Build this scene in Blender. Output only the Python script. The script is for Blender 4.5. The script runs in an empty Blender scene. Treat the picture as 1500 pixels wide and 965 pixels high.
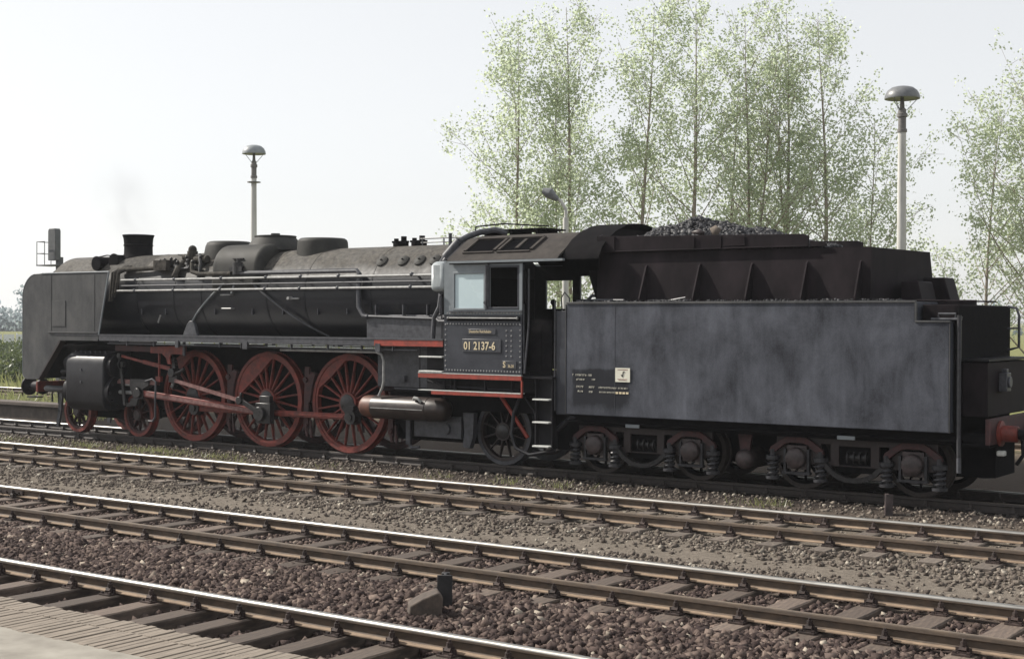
import bpy, math, random
import numpy as np
from mathutils import Vector, Matrix
rnd = random.Random(7); NR = np.random.RandomState(11)
R = math.radians
S = bpy.context.scene
COL = S.collection

# ------------------------------------------------------------------ camera, sky, sun, exposure
cam_d = bpy.data.cameras.new('camera'); cam = bpy.data.objects.new('camera', cam_d); COL.objects.link(cam)
CP = Vector((23.8047, -21.9918, 2.7166)); YAW, PIT, ROL = .6202, -.0072, .0033
fw = Vector((-math.sin(YAW)*math.cos(PIT), math.cos(YAW)*math.cos(PIT), math.sin(PIT)))
rt = Vector((math.cos(YAW), math.sin(YAW), 0)); up = rt.cross(fw)
rt2 = rt*math.cos(ROL)+up*math.sin(ROL); up2 = -rt*math.sin(ROL)+up*math.cos(ROL)
cam.matrix_world = Matrix(((rt2.x, up2.x, -fw.x, CP.x), (rt2.y, up2.y, -fw.y, CP.y), (rt2.z, up2.z, -fw.z, CP.z), (0, 0, 0, 1)))
cam_d.sensor_width = 36; cam_d.lens = 2052.9/1500*36; cam_d.clip_end = 5000; cam_d.clip_start = .1
S.camera = cam

SUN = Vector((-.76, -.20, .62)).normalized()
EL = math.asin(SUN.z); AZ = math.atan2(SUN.x, SUN.y)
W = bpy.data.worlds.new('World'); S.world = W; W.use_nodes = True
nt = W.node_tree; bg = nt.nodes['Background']
sky = nt.nodes.new('ShaderNodeTexSky'); sky.sky_type = 'NISHITA'; sky.sun_disc = False
sky.sun_elevation = EL; sky.sun_rotation = AZ; sky.air_density = 1.0; sky.dust_density = 1.0; sky.ozone_density = 1.0
hs = nt.nodes.new('ShaderNodeHueSaturation'); hs.inputs['Saturation'].default_value = .26      # hazy summer sky
nt.links.new(sky.outputs[0], hs.inputs['Color']); gm = nt.nodes.new('ShaderNodeGamma'); gm.inputs[1].default_value = .45; nt.links.new(hs.outputs[0], gm.inputs[0])     # thin veil of haze evens the sky out
vm_ = nt.nodes.new('ShaderNodeVectorMath'); vm_.operation = 'SCALE'; vm_.inputs['Scale'].default_value = 2.33; nt.links.new(gm.outputs[0], vm_.inputs[0]); nt.links.new(vm_.outputs[0], bg.inputs[0]); bg.inputs[1].default_value = .14
sl = bpy.data.lights.new('sun', 'SUN'); sl.energy = 5.0; sl.angle = R(.6); sl.color = (1, .94, .85)
so = bpy.data.objects.new('sun', sl); COL.objects.link(so); so.rotation_euler = (-SUN).to_track_quat('-Z', 'Y').to_euler(); so.location = (0, 0, 60)
S.view_settings.view_transform = 'Standard'; S.view_settings.look = 'None'; S.view_settings.gamma = 1
S.view_settings.use_curve_mapping = False; S.view_settings.exposure = .40

# ------------------------------------------------------------------ materials
M = {}
def mat(name, c1, c2=None, rough=.6, metal=0., scale=6., stretch=(1, 1, 1), bump=0., contrast=(.35, .65), spec=.4, detail=6., dist=.02):
    m = bpy.data.materials.new(name); m.use_nodes = True; n = m.node_tree.nodes; l = m.node_tree.links
    b = n['Principled BSDF']; b.inputs['Roughness'].default_value = rough; b.inputs['Metallic'].default_value = metal
    b.inputs['Specular IOR Level'].default_value = spec
    if c2 is None: c2 = tuple(x*.7 for x in c1)
    tc = n.new('ShaderNodeTexCoord'); mp = n.new('ShaderNodeMapping'); mp.inputs['Scale'].default_value = stretch
    l.new(tc.outputs['Object'], mp.inputs[0])
    nz = n.new('ShaderNodeTexNoise'); nz.inputs['Scale'].default_value = scale; nz.inputs['Detail'].default_value = detail; nz.inputs['Roughness'].default_value = .65
    l.new(mp.outputs[0], nz.inputs['Vector'])
    cr = n.new('ShaderNodeValToRGB'); e = cr.color_ramp.elements
    e[0].position, e[1].position = contrast; e[0].color = (*c2, 1); e[1].color = (*c1, 1)
    l.new(nz.outputs['Fac'], cr.inputs[0]); l.new(cr.outputs[0], b.inputs['Base Color'])
    rr = n.new('ShaderNodeMapRange'); rr.inputs[3].default_value = max(.05, rough-.12); rr.inputs[4].default_value = min(1, rough+.12)
    l.new(nz.outputs['Fac'], rr.inputs[0]); l.new(rr.outputs[0], b.inputs['Roughness'])
    if bump:
        bp = n.new('ShaderNodeBump'); bp.inputs['Strength'].default_value = bump; bp.inputs['Distance'].default_value = dist
        l.new(nz.outputs['Fac'], bp.inputs['Height']); l.new(bp.outputs[0], b.inputs['Normal'])
    m['b'] = 1; M[name] = m
    return m
mat('black', (.020, .019, .022), (.009, .009, .011), .5, scale=5, bump=.08, spec=.12)
mat('black_gloss', (.020, .020, .024), (.009, .009, .012), .42, scale=4, bump=.10, spec=.3)
mat('soot_and_shade', (.013, .012, .013), (.006, .006, .007), .75, scale=7, spec=.02)  # sooty black, also used where shade is painted onto linings and underframe
mat('bunker_black', (.028, .022, .025), (.007, .006, .007), .6, scale=3, contrast=(.25, .75), stretch=(1, 1, .5), spec=.05)
mat('cab_blue_black', (.046, .050, .062), (.018, .020, .028), .42, scale=2.6, contrast=(.3, .72), bump=.03)
mat('cab_band', (.23, .255, .27), (.15, .17, .185), .45, scale=3, contrast=(.25, .75))
mat('cab_front', (.36, .39, .40), (.24, .265, .275), .42, scale=3)  # paler copy of the cab band, sunlit brightness put into the colour
mat('roof_grey', (.070, .063, .058), (.045, .041, .039), .8, scale=5, spec=.04)
mat('red', (.26, .050, .036), (.085, .024, .020), .55, scale=7, contrast=(.34, .72))
mat('red_bright', (.36, .055, .036), (.19, .042, .030), .5, scale=8)
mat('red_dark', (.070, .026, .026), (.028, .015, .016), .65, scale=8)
mat('rod_steel', (.26, .15, .14), (.13, .06, .055), .42, metal=.3, scale=9)
mat('grease', (.034, .032, .033), (.009, .009, .010), .36, scale=14, bump=.2)
mat('handrail_grey', (.36, .36, .35), (.20, .20, .195), .4, scale=9)
mat('pipe_grey', (.075, .078, .088), (.034, .034, .040), .45, scale=9)
mat('step_light', (.62, .63, .60), (.45, .46, .44), .45, scale=20)
mat('brown_tank', (.15, .062, .04), (.06, .032, .026), .5, scale=5)
mat('tank_dark', (.04, .028, .025), (.018, .014, .013), .38, scale=4, stretch=(1, 2, 2))
mat('plate_red', (.034, .023, .023), (.018, .013, .013), .45, scale=20)
mat('plate_number', (.055, .058, .068), (.04, .042, .05), .4, scale=20)
mat('gold_letter', (.72, .62, .42), (.6, .5, .34), .4, scale=40)
mat('white_letter', (.62, .60, .5), (.35, .34, .3), .6, scale=40)
mat('rivet', (.42, .42, .41), (.2, .2, .2), .35, scale=30)
mat('spring', (.038, .038, .043), (.016, .016, .019), .45, scale=12)
mat('axlebox', (.075, .056, .056), (.025, .021, .021), .5, scale=8, bump=.2)
mat('coal', (.03, .029, .03), (.014, .014, .015), .42, scale=9, spec=.6)
mat('wood', (.155, .118, .093), (.068, .052, .044), .85, scale=9, stretch=(4, .6, 4), bump=.35, dist=.01)
mat('wood_dusty', (.165, .137, .113), (.095, .078, .067), .9, scale=9, stretch=(4, .6, 4), bump=.3, dist=.01)
mat('wood_oily', (.04, .034, .032), (.02, .017, .016), .8, scale=9, stretch=(4, .6, 4), bump=.3, spec=.05)
mat('rail_side', (.125, .092, .066), (.065, .050, .040), .8, scale=18, stretch=(.4, 1, 1), bump=.15, dist=.004)
mat('rail_foot', (.31, .225, .155), (.17, .125, .09), .85, scale=18, stretch=(.4, 1, 1))
mat('rail_top', (.36, .355, .335), (.22, .21, .195), .42, metal=.8, scale=30, stretch=(.08, 1.5, 1), detail=3)
mat('rail_top_dull', (.30, .24, .18), (.20, .16, .12), .42, metal=.55, scale=30, stretch=(.08, 1.5, 1), detail=3)
mat('rail_dark', (.055, .045, .04), (.03, .025, .024), .7, scale=18)
mat('chair', (.062, .040, .034), (.028, .020, .018), .8, scale=25, bump=.2, dist=.004)
mat('concrete_post', (.56, .555, .52), (.42, .415, .39), .75, scale=5, stretch=(1, 1, .2))
mat('lamp_grey', (.17, .175, .18), (.12, .125, .13), .38, scale=6)
mat('lamp_pale', (.27, .29, .30), (.21, .23, .24), .45, scale=6)
mat('lamp_neck', (.19, .18, .17), (.12, .115, .11), .6, scale=10)
mat('bark', (.36, .30, .26), (.22, .18, .155), .9, scale=10, stretch=(1, 1, .25), bump=.5)
mat('signal_grey', (.10, .104, .108), (.065, .068, .072), .6, scale=6)
mat('ramp_concrete', (.13, .105, .088), (.07, .058, .05), .9, scale=3, bump=.2)
mat('fence_white', (.7, .72, .74), (.55, .57, .6), .8)
mat('stub_black', (.032, .030, .032), (.014, .014, .015), .5, scale=12, bump=.2)
mat('stone_block', (.11, .086, .070), (.055, .044, .037), .9, scale=12, bump=.4)
mat('smokebox', (.085, .078, .068), (.028, .026, .024), .75, scale=8, bump=.15, spec=.05)
mat('dome', (.052, .051, .047), (.032, .032, .031), .62, scale=4, bump=.06, spec=.12)

def leaf_mat(name, c, t, mixf=.5):
    m = bpy.data.materials.new(name); m.use_nodes = True; n = m.node_tree.nodes; l = m.node_tree.links
    n.remove(n['Principled BSDF']); out = n['Material Output']
    g = n.new('ShaderNodeNewGeometry'); cr = n.new('ShaderNodeValToRGB')
    cr.color_ramp.elements[0].color = (*[x*.7 for x in c], 1); cr.color_ramp.elements[1].color = (*[min(1, x*1.3) for x in c], 1)
    l.new(g.outputs['Random Per Island'], cr.inputs[0])
    d = n.new('ShaderNodeBsdfDiffuse'); tr = n.new('ShaderNodeBsdfTranslucent'); gl = n.new('ShaderNodeBsdfGlossy'); gl.inputs['Roughness'].default_value = .45
    l.new(cr.outputs[0], d.inputs[0]); tr.inputs[0].default_value = (*t, 1)
    mx = n.new('ShaderNodeMixShader'); mx.inputs[0].default_value = mixf; l.new(d.outputs[0], mx.inputs[1]); l.new(tr.outputs[0], mx.inputs[2])
    m2 = n.new('ShaderNodeMixShader'); m2.inputs[0].default_value = .06; l.new(mx.outputs[0], m2.inputs[1]); l.new(gl.outputs[0], m2.inputs[2])
    l.new(m2.outputs[0], out.inputs[0]); M[name] = m; return m
leaf_mat('leaf', (.29, .325, .225), (.62, .70, .50), .64)
leaf_mat('leaf_far', (.27, .33, .36), (.30, .36, .37), .45)  # pale blue of distance haze mixed into the leaf colour
leaf_mat('grass', (.19, .20, .09), (.28, .30, .12), .45)
leaf_mat('bush', (.06, .085, .03), (.10, .13, .04), .35)

def stone_mat(name, cols, rough=.9):
    m = bpy.data.materials.new(name); m.use_nodes = True; n = m.node_tree.nodes; l = m.node_tree.links; b = n['Principled BSDF']
    b.inputs['Roughness'].default_value = rough; b.inputs['Specular IOR Level'].default_value = .12
    g = n.new('ShaderNodeNewGeometry'); cr = n.new('ShaderNodeValToRGB'); e = cr.color_ramp.elements
    while len(e) < len(cols): e.new(.5)
    for i, (p, c) in enumerate(cols): e[i].position = p; e[i].color = (*c, 1)
    l.new(g.outputs['Random Per Island'], cr.inputs[0])
    tc = n.new('ShaderNodeTexCoord'); nz = n.new('ShaderNodeTexNoise'); nz.inputs['Scale'].default_value = 45
    l.new(tc.outputs['Object'], nz.inputs['Vector'])
    mx = n.new('ShaderNodeMix'); mx.data_type = 'RGBA'; mx.blend_type = 'MULTIPLY'; mx.inputs[0].default_value = .5
    l.new(cr.outputs[0], mx.inputs[6]); l.new(nz.outputs['Fac'], mx.inputs[7]); l.new(mx.outputs[2], b.inputs['Base Color'])
    M[name] = m
stone_mat('stone_brown', [(0, (.042, .030, .029)), (.45, (.092, .067, .060)), (.8, (.155, .116, .10)), (.975, (.24, .185, .155)), (1, (.50, .44, .36))])
stone_mat('stone_grey', [(0, (.08, .064, .055)), (.5, (.16, .135, .115)), (.9, (.25, .215, .18)), (1, (.48, .44, .37))])
stone_mat('coal_lump', [(0, (.018, .018, .021)), (.6, (.05, .05, .056)), (1, (.11, .11, .115))], .45)

# boiler: black paint that carries settled ash on its upper surfaces
def boiler_mat():
    m = bpy.data.materials.new('boiler_ash'); m.use_nodes = True; n = m.node_tree.nodes; l = m.node_tree.links; b = n['Principled BSDF']; b.inputs['Specular IOR Level'].default_value = .22
    tc = n.new('ShaderNodeTexCoord'); sp = n.new('ShaderNodeSeparateXYZ'); l.new(tc.outputs['Object'], sp.inputs[0])
    nz = n.new('ShaderNodeTexNoise'); nz.inputs['Scale'].default_value = 2.2; nz.inputs['Detail'].default_value = 8; nz.inputs['Roughness'].default_value = .7; l.new(tc.outputs['Object'], nz.inputs['Vector'])
    mr = n.new('ShaderNodeMapRange'); mr.inputs[1].default_value = 3.50; mr.inputs[2].default_value = 3.85; l.new(sp.outputs[2], mr.inputs[0])
    ad = n.new('ShaderNodeMath'); ad.operation = 'MULTIPLY_ADD'; l.new(nz.outputs['Fac'], ad.inputs[0]); ad.inputs[1].default_value = 1.5
    sb = n.new('ShaderNodeMath'); sb.operation = 'SUBTRACT'; l.new(mr.outputs[0], sb.inputs[0]); sb.inputs[1].default_value = .85; l.new(sb.outputs[0], ad.inputs[2]); ad.use_clamp = True
    mx = n.new('ShaderNodeMix'); mx.data_type = 'RGBA'; l.new(ad.outputs[0], mx.inputs[0]); mx.inputs[6].default_value = (.013, .014, .018, 1)
    n3 = n.new('ShaderNodeTexNoise'); n3.inputs['Scale'].default_value = 11; n3.inputs['Detail'].default_value = 8; n3.inputs['Roughness'].default_value = .75; l.new(tc.outputs['Object'], n3.inputs['Vector'])
    c3 = n.new('ShaderNodeValToRGB'); e3 = c3.color_ramp.elements; e3[0].position = .36; e3[1].position = .66; e3[0].color = (.036, .033, .030, 1); e3[1].color = (.118, .109, .095, 1); l.new(n3.outputs['Fac'], c3.inputs[0]); l.new(c3.outputs[0], mx.inputs[7])
    l.new(mx.outputs[2], b.inputs['Base Color'])
    r2 = n.new('ShaderNodeMapRange'); r2.inputs[3].default_value = .36; r2.inputs[4].default_value = .85; l.new(ad.outputs[0], r2.inputs[0]); l.new(r2.outputs[0], b.inputs['Roughness'])
    bp = n.new('ShaderNodeBump'); bp.inputs['Strength'].default_value = .3; bp.inputs['Distance'].default_value = .03; l.new(nz.outputs['Fac'], bp.inputs['Height']); l.new(bp.outputs[0], b.inputs['Normal'])
    M['boiler'] = m
boiler_mat()

# tank side: grey weathered sheet with lime streaks and a darker wiped patch round the lettering
def sheet_mat(name, lo, hi, sx, patch=None, rough=.62):
    m = bpy.data.materials.new(name); m.use_nodes = True; n = m.node_tree.nodes; l = m.node_tree.links; b = n['Principled BSDF']
    tc = n.new('ShaderNodeTexCoord')
    def noise(st, sc, det=6):
        mp = n.new('ShaderNodeMapping'); mp.inputs['Scale'].default_value = st; l.new(tc.outputs['Object'], mp.inputs[0])
        z = n.new('ShaderNodeTexNoise'); z.inputs['Scale'].default_value = sc; z.inputs['Detail'].default_value = det; z.inputs['Roughness'].default_value = .62; z.inputs['Distortion'].default_value = .4
        l.new(mp.outputs[0], z.inputs['Vector']); return z.outputs['Fac']
    a = noise((1, 1, .55), sx*.7, 9); c = noise((1, 1, .8), 1.3, 7); f = noise((1, 1, .10), 13, 8); g = noise((1, 1, 1), 70, 2)
    def op(o, x, y):
        k = n.new('ShaderNodeMath'); k.operation = o
        for i, v in enumerate((x, y)):
            if isinstance(v, (int, float)): k.inputs[i].default_value = v
            else: l.new(v, k.inputs[i])
        return k.outputs[0]
    v = op('ADD', op('MULTIPLY', a, .46), op('ADD', op('MULTIPLY', c, .40), op('ADD', op('MULTIPLY', f, .13), op('MULTIPLY', g, .16))))
    if patch:
        x0, x1, z0, z1, amt = patch
        sp = n.new('ShaderNodeSeparateXYZ'); l.new(tc.outputs['Object'], sp.inputs[0])
        wob = op('MULTIPLY', op('SUBTRACT', c, .5), .5)
        X = op('ADD', sp.outputs[0], wob); Z = op('ADD', sp.outputs[2], op('MULTIPLY', wob, .3))
        def sm(val, e0, e1):
            k = n.new('ShaderNodeMapRange'); k.interpolation_type = 'SMOOTHSTEP'; k.inputs[1].default_value = e0; k.inputs[2].default_value = e1; l.new(val, k.inputs[0]); return k.outputs[0]
        msk = op('MULTIPLY', op('MULTIPLY', sm(X, x0-.05, x0+.06), sm(X, x1+.2, x1-.1)), op('MULTIPLY', sm(Z, z0-.12, z0+.1), sm(Z, z1+.03, z1-.03)))
        v = op('SUBTRACT', v, op('MULTIPLY', msk, amt))
    cr = n.new('ShaderNodeValToRGB'); e = cr.color_ramp.elements; e[0].position = .43; e[1].position = .80; e[0].color = (*lo, 1); e[1].color = (*hi, 1)
    l.new(v, cr.inputs[0]); l.new(cr.outputs[0], b.inputs['Base Color']); b.inputs['Roughness'].default_value = rough; b.inputs['Specular IOR Level'].default_value = .18
    bp = n.new('ShaderNodeBump'); bp.inputs['Strength'].default_value = .25; bp.inputs['Distance'].default_value = .04; l.new(c, bp.inputs['Height']); l.new(bp.outputs[0], b.inputs['Normal'])
    M[name] = m
sheet_mat('tank_sheet', (.015, .0165, .022), (.126, .135, .162), 3.0, (10.45, 11.6, 1.25, 1.86, .16))
sheet_mat('deflector_sheet', (.034, .036, .040), (.125, .124, .122), 3.0)

def glass_pale():
    m = mat('pane_pale', (.52, .63, .66), (.47, .58, .61), .25, scale=1.5); return m  # opaque pane, sky reflection painted in as its pale colour
glass_pale()
m = bpy.data.materials.new('void_shade'); m.use_nodes = True; m.node_tree.nodes['Principled BSDF'].inputs['Base Color'].default_value = (.012, .012, .013, 1); m.node_tree.nodes['Principled BSDF'].inputs['Roughness'].default_value = .8; m.node_tree.nodes['Principled BSDF'].inputs['Specular IOR Level'].default_value = 0; m.node_tree.nodes['Principled BSDF'].inputs['Base Color'].default_value = (.006, .006, .007, 1); M['void_shade'] = m  # near-black standing for the shade inside vents and grab recess

def ground_mat():
    m = bpy.data.materials.new('ground_soil'); m.use_nodes = True; n = m.node_tree.nodes; l = m.node_tree.links; b = n['Principled BSDF']; b.inputs['Roughness'].default_value = .95
    b.inputs['Specular IOR Level'].default_value = .02
    tc = n.new('ShaderNodeTexCoord'); sp = n.new('ShaderNodeSeparateXYZ'); l.new(tc.outputs['Object'], sp.inputs[0])
    def noise(sc, det=6, st=(1, 1, 1)):
        mp = n.new('ShaderNodeMapping'); mp.inputs['Scale'].default_value = st; l.new(tc.outputs['Object'], mp.inputs[0])
        z = n.new('ShaderNodeTexNoise'); z.inputs['Scale'].default_value = sc; z.inputs['Detail'].default_value = det; z.inputs['Roughness'].default_value = .7; l.new(mp.outputs[0], z.inputs['Vector']); return z.outputs['Fac']
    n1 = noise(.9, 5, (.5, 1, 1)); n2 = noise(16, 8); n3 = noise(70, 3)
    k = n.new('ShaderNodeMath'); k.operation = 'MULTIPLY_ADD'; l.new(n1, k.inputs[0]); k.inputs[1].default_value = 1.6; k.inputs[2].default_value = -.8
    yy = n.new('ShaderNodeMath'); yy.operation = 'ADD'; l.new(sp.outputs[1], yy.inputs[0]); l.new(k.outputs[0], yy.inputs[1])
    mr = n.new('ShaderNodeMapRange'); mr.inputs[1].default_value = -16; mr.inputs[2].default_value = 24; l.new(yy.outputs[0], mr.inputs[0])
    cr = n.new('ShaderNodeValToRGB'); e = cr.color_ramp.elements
    stops = [(-16, (.06, .047, .042)), (-9.9, (.07, .054, .049)), (-8.3, (.11, .086, .073)), (-7.7, (.15, .125, .105)), (-6.7, (.205, .178, .15)), (-5.4, (.185, .16, .133)), (-3.2, (.165, .14, .115)), (-2.0, (.13, .108, .09)), (-1.3, (.045, .038, .035)), (1.2, (.022, .019, .018)), (7.5, (.030, .027, .025)), (9, (.14, .115, .09)), (12, (.19, .18, .09)), (20, (.20, .205, .09))]  # oil-dark under the locomotive, blackened behind it to stand for shade
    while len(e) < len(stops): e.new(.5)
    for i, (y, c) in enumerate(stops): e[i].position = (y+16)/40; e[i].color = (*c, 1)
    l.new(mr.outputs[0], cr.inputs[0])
    a = n.new('ShaderNodeMapRange'); a.inputs[1].default_value = .3; a.inputs[2].default_value = .7; a.inputs[3].default_value = .6; a.inputs[4].default_value = 1.25; l.new(n2, a.inputs[0])
    mx = n.new('ShaderNodeMix'); mx.data_type = 'RGBA'; mx.blend_type = 'MULTIPLY'; mx.inputs[0].default_value = 1; l.new(cr.outputs[0], mx.inputs[6]); l.new(a.outputs[0], mx.inputs[7])
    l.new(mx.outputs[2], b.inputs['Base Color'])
    ad = n.new('ShaderNodeMath'); ad.operation = 'ADD'; l.new(n2, ad.inputs[0]); l.new(n3, ad.inputs[1])
    bp = n.new('ShaderNodeBump'); bp.inputs['Strength'].default_value = .6; bp.inputs['Distance'].default_value = .05; l.new(ad.outputs[0], bp.inputs['Height']); l.new(bp.outputs[0], b.inputs['Normal'])
    M['ground'] = m
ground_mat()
def platform_mats():
    mat('platform_top', (.31, .29, .25), (.19, .172, .146), .92, scale=2.6, bump=.25, contrast=(.34, .68), detail=11)
    mat('platform_brick', (.25, .21, .17), (.155, .13, .105), .9, scale=6, stretch=(6, .8, 1), bump=.3)
    mat('platform_joint', (.07, .058, .05), (.05, .042, .036), .95)
platform_mats()

for k_ in ('wood', 'wood_dusty', 'chair'):
    n_ = M[k_].node_tree; oi = n_.nodes.new('ShaderNodeObjectInfo'); mr_ = n_.nodes.new('ShaderNodeMapRange'); mr_.inputs[3].default_value = .55; mr_.inputs[4].default_value = 1.15; n_.links.new(oi.outputs['Random'], mr_.inputs[0])
    b_ = n_.nodes['Principled BSDF']; src = b_.inputs['Base Color'].links[0].from_socket; mx_ = n_.nodes.new('ShaderNodeMix'); mx_.data_type = 'RGBA'; mx_.blend_type = 'MULTIPLY'; mx_.inputs[0].default_value = 1
    n_.links.new(src, mx_.inputs[6]); n_.links.new(mr_.outputs[0], mx_.inputs[7]); n_.links.new(mx_.outputs[2], b_.inputs['Base Color'])
# ------------------------------------------------------------------ mesh building
def tag(o, label=None, cat=None, group=None, kind=None):
    if label: o['label'] = label
    if cat: o['category'] = cat
    if group: o['group'] = group
    if kind: o['kind'] = kind
    return o
WL = {}
def empty(name, loc, label, cat, group=None):
    o = bpy.data.objects.new(name, None); o.empty_display_size = .3; o.location = loc; COL.objects.link(o); WL[o.name] = Vector(loc)
    return tag(o, label, cat, group)
def link(o, parent, loc=(0, 0, 0)):
    COL.objects.link(o); loc = Vector(loc); WL[o.name] = loc
    if parent: o.parent = parent; o.location = loc-WL[parent.name]
    else: o.location = loc
    return o

class MB:
    def __init__(s): s.v = []; s.f = []; s.mi = []; s.cur = 0
    def add(s, vs, fs):
        o = len(s.v); s.v += [tuple(x) for x in vs]; s.f += [tuple(i+o for i in f) for f in fs]; s.mi += [s.cur]*len(fs); return s
    def box(s, x0, x1, y0, y1, z0, z1):
        x0, x1 = sorted((x0, x1)); y0, y1 = sorted((y0, y1)); z0, z1 = sorted((z0, z1))
        return s.add([(x0, y0, z0), (x1, y0, z0), (x1, y1, z0), (x0, y1, z0), (x0, y0, z1), (x1, y0, z1), (x1, y1, z1), (x0, y1, z1)],
                     [(0, 3, 2, 1), (4, 5, 6, 7), (0, 1, 5, 4), (1, 2, 6, 5), (2, 3, 7, 6), (3, 0, 4, 7)])
    def prism(s, pts, y0, y1):            # outline in X-Z, extruded along Y
        y0, y1 = sorted((y0, y1)); n = len(pts)
        ar = sum(pts[i][0]*pts[(i+1) % n][1]-pts[(i+1) % n][0]*pts[i][1] for i in range(n))
        if ar < 0: pts = pts[::-1]
        vs = [(x, y0, z) for x, z in pts]+[(x, y1, z) for x, z in pts]
        return s.add(vs, [tuple(range(n)), tuple(range(2*n-1, n-1, -1))]+[(i, i+n, (i+1) % n+n, (i+1) % n) for i in range(n)])
    def prism_x(s, pts, x0, x1):          # outline in Y-Z, extruded along X
        n = len(pts); ar = sum(pts[i][0]*pts[(i+1) % n][1]-pts[(i+1) % n][0]*pts[i][1] for i in range(n))
        if ar < 0: pts = pts[::-1]
        x0, x1 = sorted((x0, x1))
        vs = [(x1, y, z) for y, z in pts]+[(x0, y, z) for y, z in pts]
        return s.add(vs, [tuple(range(n)), tuple(range(2*n-1, n-1, -1))]+[(i, i+n, (i+1) % n+n, (i+1) % n) for i in range(n)])
    def tube(s, path, r, seg=10, cap=True, rs=None):
        P = [Vector(p) for p in path]; n = len(P); rs = rs or [r]*n; vs = []; prev = None
        for i, p in enumerate(P):
            t = (P[min(i+1, n-1)]-P[max(i-1, 0)]).normalized()
            if prev is None:
                a = Vector((0, 0, 1)) if abs(t.z) < .9 else Vector((1, 0, 0)); u = t.cross(a).normalized()
            else: u = (prev-t*prev.dot(t)).normalized()
            prev = u; w = t.cross(u)
            for k in range(seg):
                q = 2*math.pi*k/seg; vs.append(p+(u*math.cos(q)+w*math.sin(q))*rs[i])
        fs = [(i*seg+k, i*seg+(k+1) % seg, (i+1)*seg+(k+1) % seg, (i+1)*seg+k) for i in range(n-1) for k in range(seg)]
        if cap: fs += [tuple(range(seg-1, -1, -1)), tuple(range((n-1)*seg, n*seg))]
        return s.add(vs, fs)
    def bar(s, a, b, w, h, yax=Vector((0, 1, 0))):   # rectangular bar from a to b: w across Y, h perpendicular
        a, b = Vector(a), Vector(b); t = (b-a).normalized(); u = (yax-t*yax.dot(t)).normalized()*(w/2); q = t.cross(u).normalized()*(h/2)
        vs = [p+i*u+j*q for p in (a, b) for i, j in ((-1, -1), (1, -1), (1, 1), (-1, 1))]
        return s.add(vs, [(0, 1, 2, 3), (7, 6, 5, 4), (0, 4, 5, 1), (1, 5, 6, 2), (2, 6, 7, 3), (3, 7, 4, 0)])
    def lathe(s, prof, c, axis='z', seg=32, arc=None):      # prof: (r, h) along the axis
        vs = []; c = Vector(c); n = len(prof)
        for r_, h in prof:
            for k in range(seg):
                q = 2*math.pi*k/seg; a, b = r_*math.cos(q), r_*math.sin(q)
                vs.append(c+Vector({'z': (a, b, h), 'x': (h, a, b), 'y': (b, h, a)}[axis]))
        fs = [(i*seg+k, i*seg+(k+1) % seg, (i+1)*seg+(k+1) % seg, (i+1)*seg+k) for i in range(n-1) for k in range(seg)]
        fs += [tuple(range(seg-1, -1, -1)), tuple(range((n-1)*seg, n*seg))]
        return s.add(vs, fs)
    def cyl(s, a, b, r, seg=20, r2=None): return s.tube([a, b], r, seg, rs=[r, r2 if r2 else r])
    def sphere(s, c, r, seg=12, rings=8, sc=(1, 1, 1)):
        prof = [(max(1e-4, math.sin(math.pi*i/rings)), -math.cos(math.pi*i/rings)) for i in range(rings+1)]
        vs = []; c = Vector(c)
        for a, h in prof:
            for k in range(seg):
                q = 2*math.pi*k/seg; vs.append(c+Vector((a*math.cos(q)*r*sc[0], a*math.sin(q)*r*sc[1], h*r*sc[2])))
        fs = [(i*seg+k, i*seg+(k+1) % seg, (i+1)*seg+(k+1) % seg, (i+1)*seg+k) for i in range(rings) for k in range(seg)]
        return s.add(vs, fs)
    def ring(s, c, ro, ri, y0, y1, seg=48, a0=0, a1=2*math.pi):    # annulus in X-Z
        full = abs(a1-a0-2*math.pi) < 1e-6; n = seg if full else seg+1; vs = []
        for k in range(n):
            q = a0+(a1-a0)*k/seg; cs, sn = math.cos(q), math.sin(q)
            for r_, y in ((ro, y0), (ro, y1), (ri, y1), (ri, y0)): vs.append((c[0]+r_*cs, c[1]+y, c[2]+r_*sn))
        fs = []
        for k in range(seg):
            a, b = k*4, ((k+1) % n)*4
            for j in range(4): fs.append((a+j, a+(j+1) % 4, b+(j+1) % 4, b+j))
        if not full: fs += [(0, 3, 2, 1), tuple((n-1)*4+i for i in range(4))]
        return s.add(vs, fs)
    def panel(s, x0, x1, z0, z1, holes, y0, y1):          # sheet in X-Z with rectangular openings
        xs = sorted({x0, x1, *[h[0] for h in holes], *[h[1] for h in holes]}); zs = sorted({z0, z1, *[h[2] for h in holes], *[h[3] for h in holes]})
        xs = [x for x in xs if x0 <= x <= x1]; zs = [z for z in zs if z0 <= z <= z1]
        nx, nz = len(xs), len(zs); idx = {}; vs = []; fs = []
        def V(i, j, y):
            k = (i, j, y)
            if k not in idx: idx[k] = len(vs); vs.append((xs[i], y, zs[j]))
            return idx[k]
        def solid(i, j):
            if i < 0 or j < 0 or i >= nx-1 or j >= nz-1: return False
            cx, cz = (xs[i]+xs[i+1])/2, (zs[j]+zs[j+1])/2
            return not any(h[0] < cx < h[1] and h[2] < cz < h[3] for h in holes)
        for i in range(nx-1):
            for j in range(nz-1):
                if not solid(i, j): continue
                fs.append((V(i, j, y0), V(i+1, j, y0), V(i+1, j+1, y0), V(i, j+1, y0))); fs.append((V(i, j+1, y1), V(i+1, j+1, y1), V(i+1, j, y1), V(i, j, y1)))
                for di, dj, A, B in ((-1, 0, (i, j+1), (i, j)), (1, 0, (i+1, j), (i+1, j+1)), (0, -1, (i, j), (i+1, j)), (0, 1, (i+1, j+1), (i, j+1))):
                    if not solid(i+di, j+dj): fs.append((V(*A, y0), V(*A, y1), V(*B, y1), V(*B, y0)))
        return s.add(vs, fs)
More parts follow.
